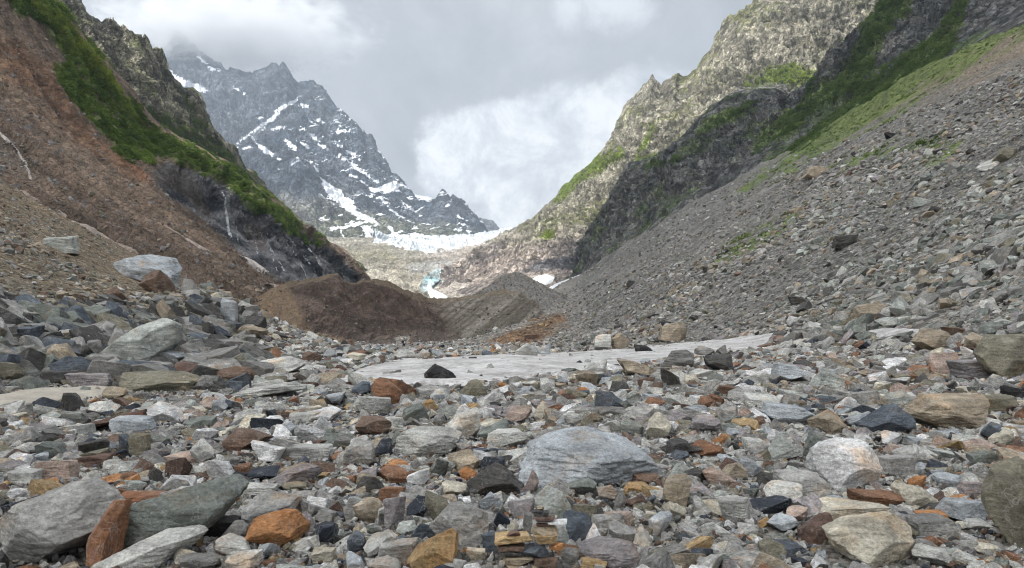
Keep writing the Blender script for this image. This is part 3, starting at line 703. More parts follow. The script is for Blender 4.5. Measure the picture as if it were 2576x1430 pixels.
def colC1(P, N, px, py, d):
    x, y, z = P[..., 0], P[..., 1], P[..., 2]
    n = fbm(x/17, y/17, z/17, 6, .6); s = y+x*.25
    gl = fbm(s/9, 0*s+2, (z+x*.6)/120, 5, .62); gl2 = fbm(s/3.2, 0*s+5, (z+x*.6)/60, 4, .62)
    c = lerp((.185, .14, .112), (.37, .275, .205), np.clip(.52+n*.9+gl*1.3+gl2*.7, 0, 1))
    og = -seg_dist(px, py, [(-20, 120, 40), (100, 200, 42), (200, 330, 38), (300, 400, 20), (350, 440, 14)])+n*55
    c = lerp(c, lerp((.22, .125, .08), (.36, .215, .135), np.clip(.5+gl+gl2, 0, 1)), sm(og, -14, 25)*.8)
    og2 = -seg_dist(px, py, [(300, 395, 9), (350, 430, 12), (375, 455, 6)])+n*10
    c = lerp(c, (.38, .20, .12), sm(og2, -6, 8)*.75)
    dr = -seg_dist(px, py, [(260, 330, 16), (330, 350, 18), (350, 370, 10)])+n*22
    c = lerp(c, (.15, .12, .105), sm(dr, -6, 12)*.8)
    gy = -seg_dist(px, py, [(-40, 330, 40), (20, 400, 34), (90, 450, 18)])+n*40
    c = lerp(c, (.24, .205, .175), sm(gy, -6, 24)*.75)
    low = sm(py-(400+.38*px), 0, 60)*(1-sm(px, 700, 760))
    c = lerp(c, lerp((.19, .145, .115), (.27, .205, .16), np.clip(.5+gl*1.3, 0, 1)), low*.8)
    cl = cliffm(px, py)
    st = fbm((x+y)/30, y/40, (z-.4*x)/5, 5, .6)
    rc = lerp((.06, .068, .082), (.31, .31, .32), np.clip(.45+n*1.3+st*1.7, 0, 1))
    rc = lerp(rc, (.24, .165, .13), sm(-seg_dist(px, py, [(640, 590, 20), (655, 620, 14)])+n*16, -8, 8)*.4)
    rc = lerp(rc, lerp((.15, .125, .11), (.2, .16, .13), .5), sm(-seg_dist(px, py, [(400, 440, 30), (470, 470, 26), (520, 540, 12)])+n*20, -8, 12)*.6)
    c = lerp(c, rc, cl)
    v = veg_field(px, py, GR1)+n*40
    hi = sm(-(py-(px*.92-40)), -40, 60)
    gcol = lerp((.09, .15, .035), (.19, .27, .06), np.clip(.5+n*1.7, 0, 1))
    gcol = lerp(gcol, (.19, .25, .045), sm(-seg_dist(px, py, [(40, -60, 20), (100, 10, 20), (170, 80, 18), (270, 200, 12), (350, 300, 8)])+n*18, -8, 10)*.8)
    c = lerp(c, gcol, sm(v, -6, 9)*(.6+.35*sm(gl2, -.25, .2)))
    return c
def snowC1(P, N, px, py, d):
    f = np.full(px.shape, 1e9, np.float32)
    return 0*px
S1 = surface('left_slope', rowsC1, 640, 1050, dispC1, colC1, mat_rockface('slope_soil', .45, 1.3, False, .42, blocks=.30, crk=.85))

def patch(name, S, pl, h, mat, nz=3.0, k=5.0):
    sdv = -seg_dist(S['px'], S['py'], pl) if len(pl[0]) == 3 else poly_sd(S['px'], S['py'], pl)
    P = S['P']; sdv = sdv+nz*fbm(P[..., 0]/k, P[..., 1]/k, P[..., 2]/k, 4, .6)
    q = S['q']; sdv[q > (.78 if S is not S1 else .82)] = -99
    return overlay(name, P, S['N'], sdv, h, mat)
patch('snow_gully', SC2, [(346, 272, 2), (372, 296, 8), (402, 322, 9), (440, 346, 4)], 2.5, M_SNOW_FAR, 2, 8)
GS = dict(P=GP, N=GN_, px=gpx, py=gpy, q=np.zeros(Rg))
patch('dusty_snow_streak', S1, [(148, 535, 2), (178, 560, 4), (215, 575, 9), (262, 600, 10), (300, 618, 6), (345, 640, 2)], .8, M_DUST, 9, 3)
patch('dusty_snow_streak', S1, [(0, 336, 4), (30, 365, 4), (60, 405, 4), (78, 450, 3)], .8, mat_snow('pale_streak', .4, .2, (.50, .45, .41), (.28, .23, .2), .6), 3, 3)
patch('dusty_snow_streak', S1, [(50, 478, 3), (90, 505, 5), (115, 520, 2)], .8, M_DUST, 4, 3)
patch('dusty_snow_streak', S1, [(400, 560, 1.5), (445, 585, 2.5), (500, 620, 4), (530, 634, 2)], .8, M_DUST, 3.5, 3)
patch('snow_bank', S1, [(600, 645, 3), (630, 662, 8), (660, 682, 8), (684, 694, 3)], 1.5, mat_snow('shaded_snow', .4, .2, (.58, .53, .50), (.40, .34, .3), .5), 2, 3)
patch('snow_bank', S1, [(668, 717, 5), (700, 722, 5), (712, 724, 3)], 1.2, M_DUST, 2, 3)
# waterfalls on the dark cliff
mw, nt, out = material('falling_water')
pos = nt.n.new('ShaderNodeNewGeometry').outputs['Position']
stv = nt.noise(nt.vmath('MULTIPLY', pos, (1.2, 1.2, .12)), 1.2, 5, .7)
principled(nt, out, nt.mix(nt.mr(stv, .35, .65), (.34, .37, .41), (.78, .80, .83)), .35, bump(nt, stv, .4), .5)
for i, pl in enumerate([[(556, 478, 1.2), (566, 500, 2.2), (570, 540, 2.6), (575, 580, 3.0), (584, 606, 2.2), (592, 618, 1.2)],
           [(640, 560, .8), (662, 600, 1.3), (690, 640, 1.5), (720, 690, 1.8)], [(690, 560, .8), (720, 610, 1.2), (750, 650, 1.6), (772, 700, 1.8)],
           [(655, 545, .7), (640, 585, .9), (648, 640, 1.3)], [(740, 590, .7), (790, 640, 1.0), (830, 690, 1.2)], [(700, 575, .7), (745, 620, 1.0), (790, 680, 1.2)], [(600, 520, .5), (612, 560, .8), (618, 600, .7)], [(720, 590, .4), (765, 640, .8), (800, 700, .9)], [(670, 560, .3), (676, 620, .9), (700, 690, 1.2)], [(830, 640, .4), (870, 690, .7)], [(575, 490, .4), (590, 540, .7), (600, 610, .5)]]):
    sdv = -seg_dist(S1['px'], S1['py'], pl); P = S1['P']
    sdv = sdv+1.4*fbm(P[..., 0]/4, P[..., 1]/4, P[..., 2]/12, 3)
    sdv[S1['q'] > .8] = -99
    o = overlay('waterfall' if i == 0 else 'water_streak', P, S1['N'], sdv*1.5+1.2, .9, mw)
    if o and i == 0:
        o['kind'] = 'structure'
# snow at the foot of the right wall
SFp = dict(SF); SBp = dict(SB)
patch('snow_bank', SF, [(1338, 702), (1352, 694), (1376, 690), (1396, 696), (1392, 710), (1375, 718), (1352, 716)], 2, M_SNOW_FAR, 1.5, 6)
patch('snow_bank', SB, [(1372, 728), (1400, 712), (1450, 694), (1490, 676), (1482, 690), (1440, 714), (1400, 730)], 2, M_SNOW_FAR, 1.5, 6)
patch('snow_bank', SF, [(1372, 728), (1400, 712), (1450, 694), (1490, 676), (1482, 690), (1440, 714), (1400, 730)], 2, M_SNOW_FAR, 1.5, 6)

# ---- brown moraine wall and grey gravel hump -------------------------------------
top = [(600, 800, 170), (650, 762, 174), (700, 734, 178), (740, 715, 180), (773, 711, 182), (800, 706, 184), (826, 697, 185), (850, 690, 186), (864, 706, 187), (880, 713, 188), (900, 716, 188), (914, 709, 188), (930, 711, 188), (960, 716, 189), (984, 723, 190), (1000, 731, 190), (1016, 739, 191), (1036, 746, 192), (1057, 753, 192), (1080, 759, 193), (1110, 762, 193), (1146, 762, 193),
       (1178, 753, 192), (1219, 745, 190), (1250, 740, 186), (1280, 737, 182), (1305, 736, 178), (1325, 748, 172), (1345, 762, 166), (1362, 784, 160), (1400, 800, 150), (1450, 806, 145)]
rowsE = [[below(600, 128, 3), below(800, 133, 3), below(950, 136, 2), below(1100, 138, 2), below(1250, 132, 3), below(1450, 122, 4)],
         [(600, 850, 136), (760, 830, 140), (850, 858, 142), (935, 873, 143), (1016, 877, 143), (1090, 879, 143), (1170, 862, 142), (1260, 830, 141), (1320, 812, 141), (1450, 815, 138)],
         [(600, 830, 150), (760, 782, 160), (850, 790, 168), (950, 806, 173), (1050, 822, 175), (1150, 818, 175), (1230, 796, 170), (1300, 775, 160), (1370, 795, 148), (1450, 812, 142)],
         top, [(p[0]-10, p[1]+6, p[2]*1.12) for p in top], [(p[0]-10, p[1]+70, p[2]*1.5) for p in top]]
def dispE(P, q):
    x, y, z = P[..., 0], P[..., 1], P[..., 2]
    e = 1-.6*sm(np.abs(q-.6), .08, 0)
    s = x-z*1.1*sm(x, -20, -2)+z*.7*sm(-x, -5, 15)
    return (1.3*ridged(s/4.2, y/60, 0*s+.5, 5, .6)+1.8*fbm(x/14, y/14, z/14, 5, .55)+.6*fbm(x/1.8, y/1.8, z/1.8, 4, .65))*e
def colE(P, N, px, py, d):
    x, y, z = P[..., 0], P[..., 1], P[..., 2]
    n = fbm(x/6, y/6, z/6, 6, .62); s = x-z*1.1; ss = fbm(s/1.6, 0*s+3, (z+x)/40, 5, .6)
    c = lerp((.07, .052, .042), (.165, .12, .098), np.clip(.5+n*1.5+ss*.7, 0, 1))
    rt = sm(px-1120-(py-800)*.5+n*22, -30, 40)
    c = lerp(c, lerp((.13, .115, .095), (.30, .275, .235), np.clip(.5+ss*1.9, 0, 1)), rt)
    dn = sm(py-825-n*20, 0, 40)*sm(px, 850, 940)*(1-rt)
    c = lerp(c, lerp((.14, .11, .095), (.23, .20, .17), np.clip(.5+ss*1.8, 0, 1)), dn*.7)
    lay = np.abs(fbm(x/16+z/5, y/30, z/3.2, 4, .6)); c = c*(1-.45*sm(-lay, -.035, -.005)[..., None])
    rimc = sm(-(py-np.interp(px, [p[0] for p in top], [p[1] for p in top])-4-8*n), -3, 4)
    c = lerp(c, (.20, .155, .105), rimc*.6)
    lt = sm(-(px-(735+(py-740)*.55)), -10, 14)
    c = lerp(c, (.24, .175, .115), lt*.8)
    ch = fbm(x/.9, y/.9, z/.9, 3); c = c*(1+.5*sm(ch, .25, .5)[..., None]*sm(n, -.3, .3)[..., None])
    return c
SE = surface('moraine_wall', rowsE, 380, 760, dispE, colE, mat_rockface('moraine_soil', 1.1, .6, False, .5))
topH = [(1090, 775, 270), (1140, 762, 275), (1178, 748, 280), (1219, 728, 285), (1245, 708, 290), (1262, 696, 292), (1285, 688, 295), (1300, 685, 295), (1320, 692, 293), (1345, 706, 290), (1373, 722, 285), (1397, 734, 280), (1450, 760, 270)]
rowsH = [[(1090, 850, 215), (1250, 840, 210), (1450, 840, 200)], [(1090, 800, 235), (1200, 780, 235), (1300, 765, 232), (1450, 790, 225)], topH, [(p[0]+5, p[1]+60, p[2]*1.35) for p in topH]]
SH = surface('gravel_hump', rowsH, 160, 260, lambda P, q: 1.1*fbm(P[..., 0]/14, P[..., 1]/14, P[..., 2]/14, 5)*(1-.6*sm(np.abs(q-.667), .15, 0)),
     lambda P, N, px, py, d: lerp((.18, .175, .165), (.25, .24, .225), np.clip(.5+fbm(P[..., 0]/8, P[..., 1]/8, P[..., 2]/8, 5), 0, 1)), M_GRAVEL)
# ================================================================== CLOUD BANK overhead (out of frame) that shades the near valley
CLOUD_Z = 2750.0
def to_cloud(px, py, D):
    p = W(np.array(float(px)), np.array(float(py)), np.array(float(D))); k_ = (CLOUD_Z-p[2])/SUN_DIR[2]
    return (p+SUN_DIR*k_)[:2]
edge = [to_cloud(*p) for p in [(40, 60, 275), (130, 130, 290), (215, 200, 306), (320, 300, 336), (441, 372, 374), (565, 425, 416), (690, 520, 465), (800, 615, 530), (900, 690, 640), (1000, 745, 620), (1150, 765, 560), (1300, 700, 700), (1440, 690, 860), (1500, 600, 850), (1552, 485, 785), (1593, 418, 755), (1700, 378, 715), (1768, 315, 685), (1796, 272, 668), (1905, 330, 640), (1990, 290, 620), (2075, 205, 596), (2165, 105, 580), (2245, -10, 565), (2500, -170, 545)]]
e0, e1 = edge[0], edge[-1]
polyc = [tuple(p) for p in edge]+[(e1[0]+1500, e1[1]+300), (e1[0]+3500, e1[1]-2500), (-500, -4800), (e0[0]-2600, e0[1]-2600), (e0[0]-900, e0[1]-500)]
xs = np.arange(-5200, 3600, 34.0); ys = np.arange(-4900, 1300, 34.0)
XX, YY = np.meshgrid(xs, ys)
sdc = poly_sd(XX, YY, polyc)+16*fbm(XX/90, YY/90, 0*XX, 4)
keepc = sdc > -5
th = np.sqrt(np.clip(sdc+6, 0, 500))*5
bz = CLOUD_Z-0*th+0*XX-8*sm(sdc, 0, 200)*(1+fbm(XX/300, YY/300, 0*XX, 4)); tz = bz+6+th+60*sm(sdc, 0, 300)*fbm(XX/260, YY/260, 0*XX+3, 5)
Rn, Cn = XX.shape; fc = grid_faces(Rn, Cn); fc = fc[keepc.ravel()[fc].all(1)]
usedv = np.unique(fc); mp = np.zeros(Rn*Cn, int); mp[usedv] = np.arange(len(usedv)); f1 = mp[fc]; nu = len(usedv)
Vb = np.stack([XX, YY, bz], -1).reshape(-1, 3)[usedv]; Vt = np.stack([XX, YY, tz], -1).reshape(-1, 3)[usedv]
ed = np.concatenate([f1[:, [0, 1]], f1[:, [1, 2]], f1[:, [2, 3]], f1[:, [3, 0]]]); es = np.sort(ed, 1); key = es[:, 0]*nu+es[:, 1]
uq, inv, cnt = np.unique(key, return_inverse=True, return_counts=True); bd_ = ed[cnt[inv] == 1]
side = np.stack([bd_[:, 1], bd_[:, 0], bd_[:, 0]+nu, bd_[:, 1]+nu], 1)
mc, nt, out = material('cloud_vapour')
tr = nt.n.new('ShaderNodeBsdfTransparent'); tl_ = nt.n.new('ShaderNodeBsdfTranslucent'); tl_.inputs[0].default_value = (.97, .98, 1, 1)
ms = nt.n.new('ShaderNodeMixShader'); ms.inputs[0].default_value = .72
nt.l.new(tr.outputs[0], ms.inputs[1]); nt.l.new(tl_.outputs[0], ms.inputs[2]); nt.l.new(ms.outputs[0], out.inputs[0])
o = mesh_from('clouds', np.concatenate([Vb, Vt]), np.concatenate([f1[:, ::-1], f1+nu, side]), mc); tag(o, kind='structure')

# ================================================================== HAZE
def box(name, a, b, mat):
    V = np.array([(x_, y_, z_) for x_ in (a[0], b[0]) for y_ in (a[1], b[1]) for z_ in (a[2], b[2])], float)
    return mesh_from(name, V, np.array([[0, 1, 3, 2], [4, 6, 7, 5], [0, 4, 5, 1], [2, 3, 7, 6], [0, 2, 6, 4], [1, 5, 7, 3]]), mat, smooth=False)
mh, nt, out = material('haze')
pvv = nt.n.new('ShaderNodeVolumePrincipled'); pvv.inputs['Density'].default_value = .00008; pvv.inputs['Color'].default_value = (.72, .84, 1, 1); pvv.inputs['Anisotropy'].default_value = .2
nt.l.new(pvv.outputs[0], out.inputs['Volume'])
tag(box('haze', (-6500, -400, -200), (6500, 6000, 2300), mh), kind='stuff', label='thin bluish air haze filling the whole valley', cat='haze')
# ================================================================== STONES
import bmesh
def ico(sub):
    bm = bmesh.new(); bmesh.ops.create_icosphere(bm, subdivisions=sub, radius=1)
    V = np.array([v.co[:] for v in bm.verts], np.float64); Fc = np.array([[v.index for v in f.verts] for f in bm.faces], np.int32)
    bm.free(); return V/np.linalg.norm(V, axis=1, keepdims=True), Fc
ICO = {k: ico(k) for k in (2, 3, 4)}
def polytope(planes, bev, cuts):
    """solid cut out of a block by planes, edges chipped, skin subdivided"""
    bm = bmesh.new(); bmesh.ops.create_cube(bm, size=2.6)
    for n, hh in planes:
        n = Vector(n)
        r_ = bmesh.ops.bisect_plane(bm, geom=bm.verts[:]+bm.edges[:]+bm.faces[:], plane_co=n*hh, plane_no=n, clear_outer=True, dist=1e-5)
        ed = [e for e in r_['geom_cut'] if isinstance(e, bmesh.types.BMEdge) and e.is_boundary]
        if len(ed) > 2: bmesh.ops.contextual_create(bm, geom=ed)
    bmesh.ops.remove_doubles(bm, verts=bm.verts, dist=.02)
    if bev: 
        try: bmesh.ops.bevel(bm, geom=bm.edges[:], offset=bev, segments=1, affect='EDGES', clamp_overlap=True)
        except Exception: pass
    bmesh.ops.triangulate(bm, faces=bm.faces[:])
    # split long edges until the skin is even
    for it in range(cuts):
        lim = [.9, .55, .34, .21, .13, .085][it]
        ed = [e for e in bm.edges if e.calc_length() > lim]
        if ed:
            bmesh.ops.subdivide_edges(bm, edges=ed, cuts=1); bmesh.ops.triangulate(bm, faces=[f for f in bm.faces if len(f.verts) > 3])
    bm.normal_update()
    V = np.array([v.co[:] for v in bm.verts]); N = np.array([v.normal[:] for v in bm.verts])
    Fc = np.array([[v.index for v in f.verts] for f in bm.faces], np.int32); bm.free()
    return V, N, Fc
def rock_shape(seed, sub=4, outline=None, style='blk', rough=.05):
    r = np.random.default_rng(seed); pl = []
    def add(n, hh):
        n = np.array(n, float); L = np.linalg.norm(n); pl.append((n/L, hh))
    if outline is not None:
        for (nx, nz, hh) in outline:
            ty = r.uniform(-.3, .3); L = math.sqrt(1+ty*ty); add((nx, ty, nz), hh/L)
        add((r.uniform(-.5, .5), -1, r.uniform(.3, .9)), .66); add((r.uniform(-.6, .6), -1, r.uniform(-.6, .1)), .68); add((r.uniform(-.4, .4), 1, r.uniform(-.3, .5)), .7)
        add((r.uniform(-.9, -.3), -.8, r.uniform(-.1, .9)), .72); add((r.uniform(.3, .9), -.8, r.uniform(-.1, .9)), .72); add((r.uniform(-.3, .3), -.6, 1), .74)
        if style == 'flat': add((0, -.75, .6), .66)
    else:
        k = {'blk': 5, 'round': 15, 'slab': 4, 'wedge': 4, 'peak': 4}.get(style, 6)
        for i in range(k):
            n = r.normal(size=3); add(n, r.uniform(.62, .95) if style != 'round' else r.uniform(.74, .9))
        for n in ((0, 0, 1), (0, 0, -1), (1, 0, 0), (-1, 0, 0), (0, 1, 0), (0, -1, 0)):
            add(np.array(n, float)+r.normal(size=3)*(.3 if style != 'slab' else .12), r.uniform(.55, .85))
        if style == 'peak':
            for s_ in (-1, 1): add([s_*.8, r.uniform(-.5, .2), .55], .5)
            add([r.uniform(-.3, .3), -.8, .5], .5)
        if style == 'wedge':
            add([r.choice([-1, 1])*r.uniform(.4, .8), r.uniform(-.5, 0), .8], .34); add([r.choice([-1, 1])*.8, -.7, -.2], .6)
    V, N, Fc = polytope(pl, {'round': .10}.get(style, .035), sub)
    o = r.uniform(0, 50)
    x, y, z = V.T
    led = np.abs(((z*4+fbm(x*1.5+o, y*1.5, z, 2)*1.5) % 1)-.5)*2
    nz = fbm(x*1.4+o, y*1.4, z*1.4, 3)*1.6+(led**4)*-.45+ridged(x*2.4+o, y*2.4, z*5.5, 3)*.5+(fbm(x*8+o, y*8, z*11, 3)*.55 if sub > 3 else 0)
    P = V+N*(rough*nz)[:, None]
    lo, hi = P.min(0), P.max(0)
    if outline is None: P = (P-(lo+hi)/2)/((hi-lo)/2)
    return P, Fc

TINT = {'pale': (0.433, 0.433, 0.409), 'white': (0.582, 0.582, 0.554), 'cream': (0.486, 0.454, 0.373), 'mid': (.20, .197, .187), 'grey': (0.297, 0.293, 0.280), 'green': (.155, .17, .155), 'pgreen': (0.330, 0.347, 0.325), 'blue': (.085, .10, .12), 'pblue': (.33, .355, .375),
        'navy': (.035, .042, .055), 'dark': (.065, .063, .06), 'black': (.022, .022, .023), 'lilac': (.25, .232, .235), 'brown': (.15, .105, .08), 'dred': (.11, .07, .056), 'rust': (.21, .115, .07), 'orange': (.36, .18, .08), 'ochre': (.33, .235, .125), 'tan': (.29, .245, .185), 'pink': (.33, .26, .22), 'olive': (.19, .178, .135)}
TINT = {k_: tuple(min(.62, c_*1.12) for c_ in v_) for k_, v_ in TINT.items()}
CNAME = {'pale': 'pale grey', 'white': 'whitish', 'cream': 'cream', 'mid': 'mid grey', 'grey': 'grey', 'green': 'dark green-grey', 'pgreen': 'light green-grey', 'blue': 'slate blue', 'pblue': 'pale blue-grey', 'navy': 'navy', 'dark': 'dark grey',
         'black': 'black', 'lilac': 'lilac-grey', 'brown': 'brown', 'dred': 'dark red-brown', 'rust': 'rust-red', 'orange': 'orange', 'ochre': 'ochre', 'tan': 'tan', 'pink': 'pinkish', 'olive': 'olive-grey'}
ZN = {'a': (.3375, 0, 966), 'b': (.3375, 869.3, 966), 'c': (.3251, 1738.6, 966), 'd': (.4751, 1352.3, 676), 'e': (.3715, 0, 531), 'f': (.2973, 0, 579.6), 'g': (.1689, 434.7, 821), 'h': (.1891, 869.3, 821), 'i': (.2026, 2125, 772.7), 'j': (.2702, 2028.4, 289.8), 'k': (.1351, 1159, 1236.4)}
